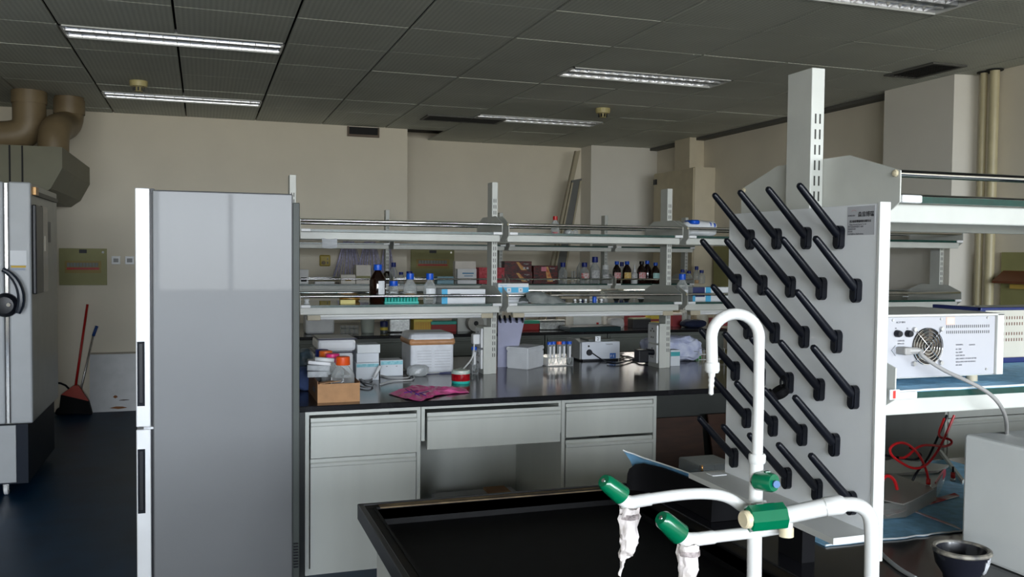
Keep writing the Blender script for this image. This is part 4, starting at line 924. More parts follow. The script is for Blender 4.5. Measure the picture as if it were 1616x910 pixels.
for k, (dz, rot, hh) in enumerate(((0, .10, .030), (.031, .16, .028), (.060, .05, .018))):
    c = bx((-.055, -.04, 0), (.055, .04, hh), .004); c.transform(Matrix.Translation((at(503, 600, y=Y+.2).x, Y+.20, zt+.010+dz)) @ Matrix.Rotation(-rot, 4, 'Z') @ Matrix.Rotation(.05*k, 4, 'Y'))
    S('sample_box', c, tipm if k < 2 else M('frost_white', (.72, .72, .74), .35), ['grey translucent sample box, lowest of the pile on the carton', 'grey translucent sample box, middle of the pile on the carton', 'whitish sample box on top of the pile on the carton'][k], 'box')
c = tube(BM(), [(xa-.005, Y+.155, zt+.101), (xa+.085, Y+.135, zt+.094)], .011, 10); S('white_tube', c, whitep, 'white plastic tube lying on top of the sample boxes', 'tube')
# enamel trays behind
def tray(lab, px, yb, yt, Y, zb_, dep, grp):
    a, b2 = at(px[0], yb, y=Y), at(px[1], yb, y=Y); zt_ = at(px[0], yt, y=Y).z
    t = T('enamel_tray', lab, 'tray', ((a.x+b2.x)/2, Y+dep/2, zb_), grp)
    P('body', bx((a.x+.006, Y+.004, zb_), (b2.x-.006, Y+dep-.004, zt_-.004), .018), M('white_enamel', (.76, .77, .80), .15, var=.02, coat=.4), t)
    P('rim', bx((a.x, Y, zt_-.006), (b2.x, Y+dep, zt_), .003), M('dark_rim', (.05, .05, .08), .4), t)
    P('inner', bx((a.x+.012, Y+.010, zt_-.002), (b2.x-.012, Y+dep-.010, zt_+.001), .0), M('white_enamel_inner', (.45, .46, .48), .3), t)
    return zt_
zz = tray('white enamel tray with dark rim, lower of two behind the carton', (495, 560), 577, 556, 4.98, ZT+.0, .30, 'enamel trays on the middle bench')
tray('white enamel tray with dark rim, upper of two behind the carton', (500, 564), 555, 535, 4.99, zz+.001, .28, 'enamel trays on the middle bench')
S('tray_stand', bx((.60, 4.98, ZT), (.62, 5.2, ZT+.001)), blackp, 'thin black mat strip under the enamel trays', 'mat')
bm = pillow((at(474, 575, y=4.9).x+.02, 4.9, ZT), .09, .14, .19, 5, .012); S('dark_bag', bm, M('dark_teal_bag', (.02, .04, .045), .35, col2=(.08, .12, .16), scale=18), 'dark crumpled plastic bag between the fridge and the enamel trays', 'bag')
bm = pillow((.49, 4.70, ZT), .07, .10, .12, 8, .008); S('blue_cloth', bm, M('blue_cloth', (.06, .10, .25), .8, var=.3), 'dark blue crumpled cloth beside the fridge on the middle bench', 'cloth')
# stacked reagent kit boxes
kitm = M('kit_box', (.66, .70, .75), .5, var=.03); cyb = M('cyan_band', (.18, .50, .58), .6, col2=(.35, .65, .72), scale=90)
carton_box('kit_box', 'pale blue kit box with a cyan band, lowest of the stack of three', 'box', (562, 598, 572, 601), ZT, .14, kitm, y=4.98, group='kit boxes on the middle bench', prints=((.02, .98, .75, .93, cyb),))
zk = at(580, 572, y=4.98).z
_, d_ = carton_box('kit_box', 'pale blue kit box, middle of the stack of three', 'box', (563, 598, 557, 572), zk+.001, .13, kitm, y=4.985, group='kit boxes on the middle bench')
carton_box('kit_box', 'pale blue kit box with a ragged top, highest of the stack of three', 'box', (564, 600, 543.5, 557), d_[4]+.001, .13, M('kit_box_top', (.70, .73, .75), .6, bump=.3), y=4.98, group='kit boxes on the middle bench')
carton_box('kit_box', 'white kit box with cyan band standing alone before the foam box', 'box', (600, 636, 568, 594), ZT, .12, kitm, y=5.12, group='kit boxes on the middle bench', prints=((.02, .98, .72, .95, cyb), (.25, .32, .60, .64, inkg), (.68, .75, .60, .64, inkg)))
bm = tube(BM(), [at(590, 596, y=4.93), at(600, 577, y=4.93)], .010, 8); S('white_clip', bm, whitep, 'pale ribbed plug leaning against the kit box stack', 'plug')
# polystyrene box wrapped with brown tape
x0, x1, Y, z0, z1 = span(648, 716, 525, 582, ZT, 5.15)
t = T('foam_box', 'large white wrapped foam box with brown tape round its lid', 'box', ((x0+x1)/2, Y+.12, ZT))
foamm = M('wrapped_foam', (.68, .70, .75), .3, var=.05, scale=20, bump=.35, bscale=40)
P('body', bx((x0, Y, ZT+.006), (x1, Y+.26, z1-.055), .014), foamm, t); P('lid', bx((x0-.006, Y-.006, z1-.065), (x1+.006, Y+.266, z1), .028), foamm, t)
P('tape', bx((x0-.009, Y-.009, z1-.074), (x1+.009, Y+.269, z1-.032), .016), M('brown_tape', (.48, .24, .11), .3, var=.1, scale=30, bump=.4, bscale=50), t, 'brown packing tape')
for k in range(7):
    for (u0, u1) in ((.15, .48), (.55, .92)):
        P('print_line', bx((x0+(x1-x0)*u0, Y-.0006, ZT+.04+.016*k), (x0+(x1-x0)*u1, Y+.001, ZT+.0412+.016*k)), inkg, t)
P('foot_strip', bx((x0+.08, Y-.004, ZT), (x1-.01, Y+.2, ZT+.008)), dkblue, t)
bm = pillow((x0+.03, Y-.06, ZT), .13, .07, .06, 12, .012); S('clear_bag', bm, plasticm, 'crumpled clear plastic bag in front of the foam box', 'bag')
# pale cables on the worktop
cab = M('pale_cable', (.50, .50, .50), .45)
pts = [at(x, y, z=ZT+.006) for x, y in ((568, 596), (590, 588), (600, 592), (618, 596), (650, 596), (640, 588), (655, 589), (700, 588), (716, 584), (728, 580))]
S('pale_cable', tube(BM(), pts, .0042, 8, smooth=2), cab, 'pale grey cable winding along the worktop before the foam box', 'cable')
pts = [at(x, y, z=ZT+.008) for x, y in ((560, 594), (575, 602), (590, 598), (582, 590), (566, 592), (574, 604), (590, 606), (584, 612), (566, 609), (560, 602))]
S('coiled_cable', tube(BM(), pts, .0045, 8, smooth=2), M('grey_cable', (.25, .25, .26), .4), 'coiled grey and black cable before the kit boxes', 'cable')
pts = [at(x, y, z=ZT+.006) for x, y in ((600, 606), (620, 600), (648, 600), (655, 596), (650, 590), (668, 588))]
S('pale_cable', tube(BM(), pts, .0040, 8, smooth=2), M('pale_cable2', (.6, .6, .6), .45), 'second pale cable end looping right of the white kit box', 'cable')
# red tape roll
p = at(727, 604, z=ZT); r = at(741, 604, y=p.y).x-p.x; h = at(727, 583, y=p.y).z-ZT
t = T('tape_jar', 'round jar with red tape band and green lid edge on the worktop', 'jar', (p.x, p.y, ZT))
P('base', lathe(BM(), [(r*.96, ZT), (r, ZT+.004), (r, ZT+.2*h)], (p.x, p.y, 0), 24), tealp, t)
P('red_band', lathe(BM(), [(r*1.01, ZT+.2*h), (r*1.02, ZT+.24*h), (r*1.02, ZT+.70*h), (r*1.0, ZT+.72*h)], (p.x, p.y, 0), 24), M('red_tape', (.36, .005, .012), .18, var=.3, scale=30), t)
P('lid', lathe(BM(), [(r*1.0, ZT+.72*h), (r*1.02, ZT+.8*h), (r*.98, ZT+.97*h), (r*.8, ZT+h)], (p.x, p.y, 0), 24), M('pale_teal', (.35, .62, .55), .3, col2=(.75, .75, .70), scale=30), t)
# plug and white charger cable at the first socket column
t = T('white_plug', 'white plug and cable in the left socket column', 'plug', (1.54, 5.1, .98))
P('plug', bx((1.505, 5.085, .975), (1.546, 5.135, 1.035), .006), whitep, t)
P('cable', tube(BM(), [(1.515, 5.10, .978), (1.50, 5.06, .90), (1.40, 4.98, .83), (1.34, 4.93, .806)], .0045, 8, smooth=2), whitep, t)
# falcon tubes rack left of the column
def tube_rack(lab, pxs, yb, yt, Y, caps, grp):
    xs_ = [at(q, yb, y=Y).x for q in pxs]; zt_ = at(pxs[0], yt, y=Y).z
    a, b2 = min(xs_)-.02, max(xs_)+.02
    t = T('test_tube_rack', lab, 'rack', ((a+b2)/2, Y+.04, ZT), 'clear tube racks')
    P('base', bx((a, Y-.025, ZT), (b2, Y+.09, ZT+.006), .001), plasticm, t)
    P('shelf', bx((a, Y-.025, ZT+.05), (b2, Y+.09, ZT+.054), .001), plasticm, t)
    for xx in (a, b2-.004): P('side', bx((xx, Y-.025, ZT+.006), (xx+.004, Y+.09, ZT+.05)), plasticm, t)
    for k, (xx, cm_) in enumerate(zip(xs_, caps)):
        yy = Y+(0 if k % 2 == 0 else .012)
        t2 = T('centrifuge_tube', grp[1] % ['first', 'second', 'third', 'fourth', 'fifth', 'sixth'][k] if len(xs_) > 1 else grp[1], 'tube', (xx, yy, ZT+.008), grp[0])
        zt_k = zt_
        P('body', lathe(BM(), [(.002, ZT+.008), (.012, ZT+.03), (.0135, ZT+.034), (.0135, zt_k-.012)], (xx, yy, 0), 14), clearm, t2)
        P('cap', lathe(BM(), [(.0165, zt_k-.018), (.0168, zt_k-.002), (.0155, zt_k)], (xx, yy, 0), 14), cm_, t2)
        P('scale_label', bx((xx-.006, yy-.0145, ZT+.05), (xx+.006, yy-.0136, zt_k-.03)), M('frost_white', (.72, .72, .74), .35), t2)
tube_rack('clear rack left of the first socket column', [748], 586, 547, 5.12, [bluecap], ('blue-capped tubes on the worktop', 'blue-capped tube in the small clear rack left of the socket column'))
tube_rack('clear rack of capped tubes between the white foam box and the instrument', [867, 874, 882, 890, 898], 570, 539, 5.33, [bluecap, bluecap, orc, bluecap, bluecap], ('capped tubes in the middle rack', 'capped centrifuge tube, %s from the left in the middle rack'))
# lilac drying board leaning behind the column
a, b2, c3, d4 = at(786, 503, y=5.36), at(829, 499, y=5.36), at(812, 583, y=5.36), at(786, 583, y=5.36)
t = T('small_drying_rack', 'lilac plastic drying board with short black pegs, right of the first post', 'drying rack', ((a.x+c3.x)/2, 5.37, ZT))
P('board', prism(BM(), [(a.x, ZT), (c3.x, ZT), (b2.x, b2.z), (a.x, a.z)], 'y', 5.36, 5.368), M('lilac_plastic', (.42, .43, .60), .4, trans=.2), t)
for px in (790, 798, 806, 816, 825):
    for dz in (0, .03):
        q = at(px, 508-dz*100, y=5.36)
        P('peg', tube(BM(), [(q.x, 5.36, q.z), (q.x-.028, 5.30, q.z+.03)], .007, 8), blackp, t)
# white styrofoam box, turned
p = at(833, 583, z=ZT); q = at(858, 577, z=ZT); r_ = at(798, 579, z=ZT); zt_ = at(833, 549, y=p.y).z
t = T('foam_box', 'small white foam box turned at an angle in the middle of the bench', 'box', (p.x, p.y, ZT))
def quad(p_, q_, r__, z0_, z1_, grow=0):
    c_ = (q_+r__)/2; f_ = q_+r__-p_
    pts_ = [p_, q_, f_, r__]; cen = sum(pts_, Vector())/4
    return prism(BM(), [((v-cen).x*(1+grow)+cen.x, (v-cen).y*(1+grow)+cen.y) for v in pts_], 'z', z0_, z1_)
pq = Vector((q.x-p.x, q.y-p.y, 0)); pr_ = Vector((r_.x-p.x, r_.y-p.y, 0))
sfm = M('styrofoam', (.70, .72, .75), .7, bump=.4, bscale=150)
q = p+Vector((.10, .14, 0)); r_ = p+Vector((-.125, .09, 0))
q = Vector((at(858, 577, z=ZT).x, at(858, 577, z=ZT).y, ZT)); r_ = Vector((at(799, 580, z=ZT).x, at(799, 580, z=ZT).y, ZT))
b = quad(p, q, r_, ZT, ZT+.8*(zt_-ZT)); bmesh.ops.bevel(b, geom=b.edges[:], offset=.006, segments=2, affect='EDGES'); P('body', b, sfm, t)
b = quad(p, q, r_, ZT+.8*(zt_-ZT), zt_, .03); bmesh.ops.bevel(b, geom=b.edges[:], offset=.006, segments=2, affect='EDGES'); P('lid', b, sfm, t)
# white bench instrument
p = at(918, 570, z=ZT); x0, Y = p.x, p.y; x1 = at(978, 567, y=Y).x; z1 = at(945, 539, y=Y).z
insw = M('instrument_white', (.62, .65, .71), .35, var=.02)
t = T('bench_instrument', 'white box-shaped bench instrument with black front knob and blue sticker', 'instrument', ((x0+x1)/2, Y+.12, ZT))
P('body', bx((x0, Y, ZT+.012), (x1, Y+.26, z1), .004), insw, t)
P('side_cover', prism(BM(), [(Y+.02, ZT+.012), (Y+.25, ZT+.012), (Y+.25, z1+.012), (Y+.10, z1+.012), (Y+.02, z1-.01)], 'x', x0-.006, x0), M('instrument_grey', (.40, .41, .41), .4), t)
P('top_recess', bx((x0+.07, Y+.05, z1), (x1-.03, Y+.2, z1+.012), .003), M('dark_recess', (.10, .11, .10), .5), t)
P('base', bx((x0+.01, Y+.005, ZT), (x1-.01, Y+.25, ZT+.012)), blackp, t)
P('knob', lathe(BM(), [(.018, Y-.012), (.022, Y)], (at(930, 556, y=Y).x, 0, at(930, 556, y=Y).z), 16, 'y'), blackp, t)
P('jack', lathe(BM(), [(.007, Y-.003), (.007, Y)], (at(929, 546, y=Y).x, 0, at(929, 546, y=Y).z), 12, 'y'), blackp, t)
P('front_cable', tube(BM(), [at(935, 557, y=Y-.01), at(948, 566, y=Y-.012), at(958, 571, z=ZT+.004)], .004, 8), blackp, t)
q = at(967, 562, y=Y); P('sticker', bx((q.x-.022, Y-.0012, ZT+.014), (q.x+.022, Y, ZT+.05)), M('blue_sticker', (.02, .12, .42), .5), t, 'blue sticker with white marks')
text('sticker_mark', 'F E', .024, Vector((q.x-.018, Y-.0022, ZT+.022)), FRONT, paperw, t)
q = at(960, 543, y=Y); text('name_print', 'TANON', .014, Vector((q.x-.02, Y-.001, q.z-.004)), FRONT, inkm, t)
q = at(945, 538, y=Y+.02); P('tag', bx((q.x-.022, Y+.03, z1), (q.x+.018, Y+.034, z1+.035)), paperw, t); text('tag_mark', '2', .03, Vector((q.x-.010, Y+.029, z1+.006)), FRONT, inkm, t)
# adapter and black cables at the second column
t = T('power_adapter', 'black power adapter plugged into the second socket column', 'adapter', (2.66, 5.1, .85))
P('block', bx((2.585, 5.075, .835), (2.655, 5.145, .915), .006), blackp, t); P('plug', tube(BM(), [(2.655, 5.11, .90), (2.705, 5.11, .895)], .020, 12), blackp, t)
for k, pl in enumerate(([(978, 566), (990, 560), (1005, 570), (1018, 560), (1030, 569)], [(958, 572), (975, 574), (1000, 566), (1012, 571), (1028, 572)], [(980, 561), (1000, 564), (1010, 570), (1024, 566)])):
    S('black_cable', tube(BM(), [at(x, y, z=ZT+.006+.004*k) for x, y in pl], .0045, 8, smooth=2), blackp, ['black cable from the instrument, topmost of three curling to the adapter', 'black cable lying nearest the front edge beside the instrument', 'short black cable between the instrument and the adapter'][k], 'cable', 'black cables by the instrument')
# black foot plate right of tubes
S('plug_strip', bx((at(902, 566, z=ZT).x, at(902, 566, z=ZT).y, ZT), (at(916, 566, z=ZT).x, at(902, 566, z=ZT).y+.05, ZT+.03), .004), blackp, 'small black plug block left of the instrument', 'plug')
# folded lab coat behind the second post
x_ = at(1066, 560, y=5.42).x
bm = pillow((x_-.015, 5.44, ZT), .40, .26, .165, 21, .02); rough_up(bm, .008, 35, 9)
for v in bm.verts: v.co.z = max(v.co.z, ZT)
S('lab_coat', bm, lav, 'folded lavender and white striped lab coat behind the second post', 'coat')
carton_box('kit_box', 'small white box with teal lid band right of the second post foot', 'box', (1058, 1073, 552, 576), ZT, .07, kitm, y=5.13, prints=((.02, .98, .62, .88, M('teal_band', (.05, .38, .42), .6)),))
p = at(1100, 565, z=ZT); S('green_tape', lathe(BM(), [(.022, ZT), (.030, ZT+.002), (.030, ZT+.016), (.022, ZT+.018)], (p.x, p.y, 0), 20), M('green_tape', (.02, .35, .06), .35), 'small green tape roll right of the lab coat', 'tape')
t = T('wire_rack', 'small clear wire rack behind the faucet arc on the bench', 'rack', (at(1125, 565, y=5.3).x, 5.3, ZT))
for k in range(6):
    xx = at(1103+8*k, 565, y=5.25).x
    P('wire', tube(BM(), [(xx, 5.25, ZT+.002), (xx, 5.25, ZT+.07+.02*(k % 2)), (xx, 5.35, ZT+.07+.02*(k % 2)), (xx, 5.35, ZT+.002)], .0022, 6), plasticm, t)
for zz in (.02, .055): P('wire', tube(BM(), [(at(1103, 565, y=5.25).x, 5.25, ZT+zz), (at(1145, 565, y=5.25).x, 5.25, ZT+zz)], .0025, 6), whitep, t)
# pink bag
def pk(u, v, p):
    return p+Vector((0, 0, .004+.020*abs(math.sin(u*5+v*3))*math.sin(PI*min(max(u, .02), .98))+.018*noise.noise(Vector((u*5, v*5, 1)))))
b = BM(); bm = grid(BM(), at(614, 627, z=ZT), at(737, 618, z=ZT), at(640, 611, z=ZT), 26, 14, pk)
out = [at(x, y, z=ZT) for x, y in ((613, 622), (640, 630), (664, 634), (690, 625), (715, 622), (741, 620), (733, 613), (690, 611), (650, 610), (632, 614))]
bm.free(); bm = BM(); cen = sum(out, Vector())/len(out); N = 60; rings = []
def outl(t_):
    k = t_*len(out); i = int(k) % len(out); f = k-int(k); return out[i].lerp(out[(i+1) % len(out)], f)
for j in range(9):
    s = j/8; row = []
    for i in range(N):
        q = cen.lerp(outl(i/N), s)
        hgt = .004+.026*(1-s**4)*(.45+.55*noise.noise(q*Vector((1, 1, 1)).x*0+q*14))+.010*noise.noise(q*40)
        row.append(bm.verts.new((q.x, q.y, ZT+max(.002, hgt)) if s < 1 else (q.x, q.y, ZT+.003+.012*max(0, noise.noise(q*20)))))
    rings.append(row)
for j in range(8):
    for i in range(N):
        i2 = (i+1) % N
        if j == 0 and False: continue
        bm.faces.new((rings[j][i], rings[j+1][i], rings[j+1][i2], rings[j][i2]))
bmesh.ops.remove_doubles(bm, verts=bm.verts[:], dist=.0008)
t = T('pink_bag', 'crumpled bright pink plastic bag at the front edge of the middle bench', 'bag', (cen.x, cen.y, ZT))
P('film', bm, pink, t)
pm = BM(); q = at(655, 622, z=ZT+.028)
for (x0_, y0_, x1_, y1_) in ((638, 619, 660, 616), (648, 614, 662, 624), (655, 622, 676, 617), (640, 614, 650, 620), (662, 620, 672, 624)): tube(pm, [at(x0_, y0_, z=ZT+.030), at(x1_, y1_, z=ZT+.030)], .0022, 5)
P('print', pm, M('purple_print', (.10, .02, .30), .5), t, kind='stuff')
# ---- on the far bench worktop
YC = 7.98
def fb(name, lab, cat, px, mat, y=YC, depth=.12, zb_=.8, **k): return carton_box(name, lab, cat, px, zb_, depth, mat, y=y, **k)
steelb = M('brushed_steel_box', (.40, .41, .40), .35, .8, var=.2, scale=60)
fb('storage_tray', 'white plastic tub with blue scribble on the far bench, left', 'tub', (482, 528, 497, 522), M('tub_white', (.85, .87, .90), .4), depth=.2, bev=.02, prints=((.25, .8, .78, .86, M('print_blue', (.03, .22, .42), .6)),))
t = T('glass_rack', 'clear glass dish rack right of the white tub on the far bench', 'rack', (at(550, 518, y=YC).x, YC, .8))
for k in range(4):
    q = at(541+7*k, 518, y=YC); P('dish', lathe(BM(), [(.018, .8), (.022, .804), (.022, .87), (.020, .87)], (q.x, q.y, 0), 12), clearm, t)
for zz in (.835, .88): P('wire', tube(BM(), [at(537, 518, y=YC-.03)*1+Vector((0, 0, 0)), at(566, 518, y=YC-.03)], .003, 6), alum, t)
p = at(581, 522, y=YC); S('beaker', lathe(BM(), [(.050, .8), (.056, .805), (.062, .92), (.066, .93)], (p.x, p.y+.03, 0), 20), frostm, 'frosted pale beaker on the far bench', 'beaker')
p = at(606, 515, y=YC); t = T('jar', 'small dark jar with navy lid and yellow label on the far bench', 'jar', (p.x, p.y, .8))
P('body', lathe(BM(), [(.030, .8), (.034, .805), (.034, .86)], (p.x, p.y, 0), 16), M('jar_grey', (.10, .12, .13), .3), t); P('lid', lathe(BM(), [(.036, .86), (.036, .90), (.03, .905)], (p.x, p.y, 0), 16), dkblue, t)
P('label', lathe(BM(), [(.035, .825), (.035, .85)], (p.x, p.y, 0), 16), yel, t)
fb('steel_box', 'rounded steel sterilizing box on the far bench, left of the yellow rack', 'box', (614, 648, 500, 519), steelb, bev=.012, lid=(.012, steelb))
fb('tip_rack', 'yellow tip rack on the far bench', 'rack', (653, 682, 504, 517), yel, prints=tuple((.06+.09*k, .10+.09*k, .2, .8, M('tip_orange', (.75, .33, .05), .5)) for k in range(10)))
fb('tip_rack', 'pale yellow and orange tip rack behind the yellow one', 'rack', (651, 677, 499, 508), M('pale_yellow', (.75, .68, .35), .5), y=YC+.16, zb_=.8)
fb('tip_rack', 'teal topped dark red tip rack on the far bench, left one', 'rack', (681, 720, 507, 517), redp, y=YC-.02, lid=(.028, tealp))
fb('tip_rack', 'teal topped dark red tip rack on the far bench, right of the lilac board', 'rack', (820, 851, 506, 517), redp, y=YC-.02, lid=(.028, M('teal_green', (.03, .42, .25), .4)))
t, d_ = fb('far_instrument', 'white bench instrument with slots behind the tape roll', 'instrument', (722, 772, 492, 516), M('dull_white', (.74, .76, .72), .5), depth=.2)
p = at(749, 505, y=YC-.05); t = T('tape_roll', 'white tape roll standing on edge before the far white instrument', 'tape', (p.x, YC-.08, .8))
P('roll', lathe(BM(), [(.022, YC-.10), (.075, YC-.10), (.078, YC-.09), (.078, YC-.02), (.075, YC-.01), (.022, YC-.01)], (p.x, 0, .879), 24, 'y'), M('grey_roll', (.38, .38, .37), .5, col2=(.6, .58, .52)), t); P('core', lathe(BM(), [(.022, YC-.102), (.022, YC-.008)], (p.x, 0, .879), 16, 'y'), blackp, t)
fb('steel_box', 'brushed steel sterilizing box on the far bench, centre', 'box', (852, 892, 505, 518), steelb, bev=.008, lid=(.012, steelb), y=YC-.03)
fb('far_instrument', 'white bench instrument with a red button on the far bench', 'instrument', (905, 949, 496, 515), M('dull_white', (.74, .76, .72), .5), depth=.2, y=YC+.05, prints=((.82, .90, .25, .42, redp),))
p0_, p1_ = at(896, 513, z=.83), at(980, 524, z=.83)
t = T('blue_tray', 'long dark blue-green tray overhanging the far bench edge', 'tray', ((p0_.x+p1_.x)/2, 7.85, .8))
P('tray', bx((at(900, 520, y=7.66).x, 7.66, .801), (at(980, 520, y=7.66).x, 7.93, .845), .004), M('dark_teal_tray', (.005, .035, .04), .3), t)
P('inner', bx((at(900, 520, y=7.66).x+.02, 7.68, .845), (at(980, 520, y=7.66).x-.02, 7.91, .848)), blackp, t)
bm = pillow((at(976, 515, y=7.95).x, 8.02, .8), .16, .12, .10, 31, .012); S('white_bag', bm, M('crinkled_white', (.6, .6, .6), .5), 'small crumpled white bag on the far bench beside the blue tray', 'bag')
fb('sample_box', 'dark lidded sample box on the far bench left of the second post', 'box', (999, 1027, 502, 515), M('dark_lidded', (.03, .03, .035), .4), lid=(.012, M('olive_lid', (.25, .25, .15), .5)), y=YC)
fb('tip_rack', 'red striped tip rack behind the dark sample box', 'rack', (993, 1020, 498, 509), M('dull_red', (.35, .05, .06), .5), y=YC+.2)
fb('tip_rack', 'yellow and dark red tip rack left of the second post', 'rack', (1027, 1040, 495, 508), yel, y=YC+.02, prints=((0, 1, .45, .62, M('dull_red', (.35, .05, .06), .5)),))
fb('tip_rack', 'red box with cream top right of the second post on the far bench', 'rack', (1062, 1076, 494, 507), M('dull_red', (.35, .05, .06), .5), y=YC+.1, lid=(.02, M('box_cream', (.80, .75, .68), .6)))
bm = pillow((at(1090, 512, y=8.0).x, 7.95, .8), .26, .16, .075, 33, .008); S('navy_cloth', bm, M('navy_cloth', (.008, .015, .05), .8), 'folded navy cloth on the far bench right of the second post', 'cloth')
for px, cm_, lab in ((1085, clearm, 'clear beaker on the far bench behind the navy cloth'), (1112, M('cream_jar', (.60, .58, .48), .4), 'cream plastic jar with yellow marks on the far bench')):
    p = at(px, 512, y=8.15); S('beaker', lathe(BM(), [(.048, .8), (.055, .805), (.058, .93)], (p.x, 8.2, 0), 18), cm_, lab, 'beaker')
fb('tip_rack', 'red tip rack at the far right of the far bench', 'rack', (1128, 1150, 502, 512), M('dull_red', (.35, .05, .06), .5), y=YC+.05)
# ================================================================== NEAR BENCH EQUIPMENT
# blue pad over the near shelf
ZS = 1.226
rnd = random.Random(4)
def torn_pad(name, lab, x0, x1, yf, yb, z, th=.004, amp=.006):
    t = T(name, lab, 'pad', ((x0+x1)/2, (yf+yb)/2, z), 'blue absorbent pads')
    n_ = 60; ed = [yf+amp*noise.noise(Vector((k*.35, z*7, 0)))+amp*.5*noise.noise(Vector((k*1.3, z*3, 2))) for k in range(n_+1)]
    pts_ = [(x0+(x1-x0)*k/n_, ed[k]) for k in range(n_+1)]+[(x1, yb), (x0, yb)]
    P('sheet', prism(BM(), pts_, 'z', z, z+th), bluepad, t)
    e = BM(); tube(e, [(x, y-.001, z+th*.5+.001) for x, y in pts_[:n_+1]], .0022, 6); P('torn_edge', e, padw, t, 'white torn front edge')
    return t
torn_pad('absorbent_pad', 'light blue absorbent pad on the near shelf under the power supply', X0+.02, X0+1.12, 1.487, 2.03, ZS+.0005)
# power supply
PY = 1.545; x0, x1 = at(1399, 560, y=PY).x, at(1579, 560, y=PY).x; z0, z1 = at(1490, 595, y=PY).z, at(1490, 497, y=PY).z
t = T('power_supply', 'white power supply with round fan grille and grey mains cable on the near shelf', 'power supply', ((x0+x1)/2, PY+.12, ZS))
psm = M('power_supply_white', (.46, .46, .49), .35, var=.02); psc = M('power_supply_case', (.62, .62, .58), .4)
P('case', bx((x0-.004, PY+.004, z0), (x1+.002, PY+.26, z1+.003), .003), psc, t)
P('rear_panel', bx((x0, PY, z0+.003), (x1-.018, PY+.005, z1-.003), .001), psm, t)
P('flange', bx((x1-.017, PY-.006, z0+.002), (x1+.002, PY+.01, z1+.002), .001), psc, t); P('top_flange', bx((x0-.004, PY-.006, z1-.002), (x1+.002, PY+.01, z1+.003), .001), psc, t)
for xx in (x0+.012, x1-.06): P('foot', lathe(BM(), [(.012, ZS+.0045), (.012, z0)], (xx, PY+.02, 0), 12), beigep, t)
for xx in (x0+.012, x1-.06): P('foot', lathe(BM(), [(.012, ZS+.0045), (.012, z0)], (xx, PY+.22, 0), 12), beigep, t)
fc = at(1463, 546, y=PY); fr = .040
P('fan_opening', lathe(BM(), [(fr, PY-.0008), (fr, PY+.001)], (fc.x, 0, fc.z), 32, 'y'), M('fan_dark', (.015, .012, .01), .6), t)
fb_ = BM()
for k in range(7):
    a = k*2*PI/7; slab(fb_, (fc.x+.012*math.cos(a), PY-.001, fc.z+.012*math.sin(a)), (fc.x+.036*math.cos(a+.4), PY-.0005, fc.z+.036*math.sin(a+.4)), (-math.sin(a), 0, math.cos(a)), .014, (0, 1, 0), .0006)
P('fan_blades', fb_, M('fan_brown', (.09, .07, .05), .5), t)
for k in range(5):
    rr_ = fr*(.98-.185*k); P('grille_ring', tube(BM(), [(fc.x+rr_*math.cos(a), PY-.004, fc.z+rr_*math.sin(a)) for a in [q*PI/18 for q in range(36)]], .0010, 6, closed=True), chrome, t)
for a in (PI/4, 3*PI/4): P('grille_bar', tube(BM(), [(fc.x-.052*math.cos(a), PY-.0045, fc.z-.052*math.sin(a)), (fc.x+.052*math.cos(a), PY-.0045, fc.z+.052*math.sin(a))], .0011, 6), chrome, t)
for a in (PI/4, 3*PI/4, 5*PI/4, 7*PI/4): P('grille_screw', lathe(BM(), [(.0045, PY-.006), (.0055, PY-.003), (.0055, PY)], (fc.x+.052*math.cos(a), 0, fc.z+.052*math.sin(a)), 12, 'y'), alum, t)
for px in (1415, 1432):
    q = at(px, 526, y=PY); P('fuse_holder', lathe(BM(), [(.006, PY-.012), (.0075, PY-.008), (.0078, PY)], (q.x, 0, q.z), 16, 'y'), blackp, t)
for px, py in ((1409, 505), (1485, 503), (1558, 501), (1408, 591), (1556, 582)):
    q = at(px, py, y=PY); P('screw', lathe(BM(), [(.0025, PY-.002), (.003, PY)], (q.x, 0, q.z), 10, 'y'), alum, t)
vs_ = BM()
for r, py in enumerate((515, 524)):
    for k in range(22):
        q = at(1494+3.15*k, py-.05*k, y=PY); box(vs_, (q.x-.0009, PY-.0005, q.z-.0032), (q.x+.0009, PY+.0005, q.z+.0032))
P('vent_slots', vs_, M('slot_dark', (.05, .05, .045), .8), t, kind='stuff')
q, q2 = at(1493, 500, y=PY), at(1506, 512, y=PY)
P('sticker', bx((q.x, PY-.0008, q2.z), (q2.x, PY, q.z)), M('pink_frame', (.85, .50, .42), .6), t, 'small pink framed sticker'); P('sticker_inner', bx((q.x+.0025, PY-.0012, q2.z+.0025), (q2.x-.0025, PY-.0005, q.z-.0025)), M('pale_yellow_paper', (.80, .74, .58), .7), t)
for s, px, py, sz in (('ACEP-III-B', 1414, 509, .0055), ('2A', 1412, 518, .004), ('2A', 1430, 518, .004), ('~220V±2%', 1415, 538, .0045), ('50Hz±1%', 1416, 542.5, .0045), ('WARNING', 1508, 544, .0042), ('DANGER', 1529, 544, .0042),
        ('AC 220V', 1508, 551, .0042), ('Max 300W', 1508, 556, .0042), ('FUSE 250V 2A', 1508, 561, .0042), ('DISCONNECT POWER BEFORE', 1508, 566, .0042), ('REPLACING FUSE OR SERVICE', 1508, 571, .0042), ('NO. 0826', 1508, 576, .0042)):
    q = at(px, py, y=PY); text('panel_text', s, sz, Vector((q.x, PY-.0008, q.z-.001)), FRONT, inkg, t)
q = at(1417, 552, y=PY)
P('inlet', prism(BM(), [(q.x-.018, q.z), (q.x-.008, q.z+.010), (q.x+.010, q.z+.010), (q.x+.018, q.z), (q.x+.010, q.z-.012), (q.x-.008, q.z-.012)], 'y', PY-.003, PY), M('inlet_grey', (.45, .46, .50), .4), t)
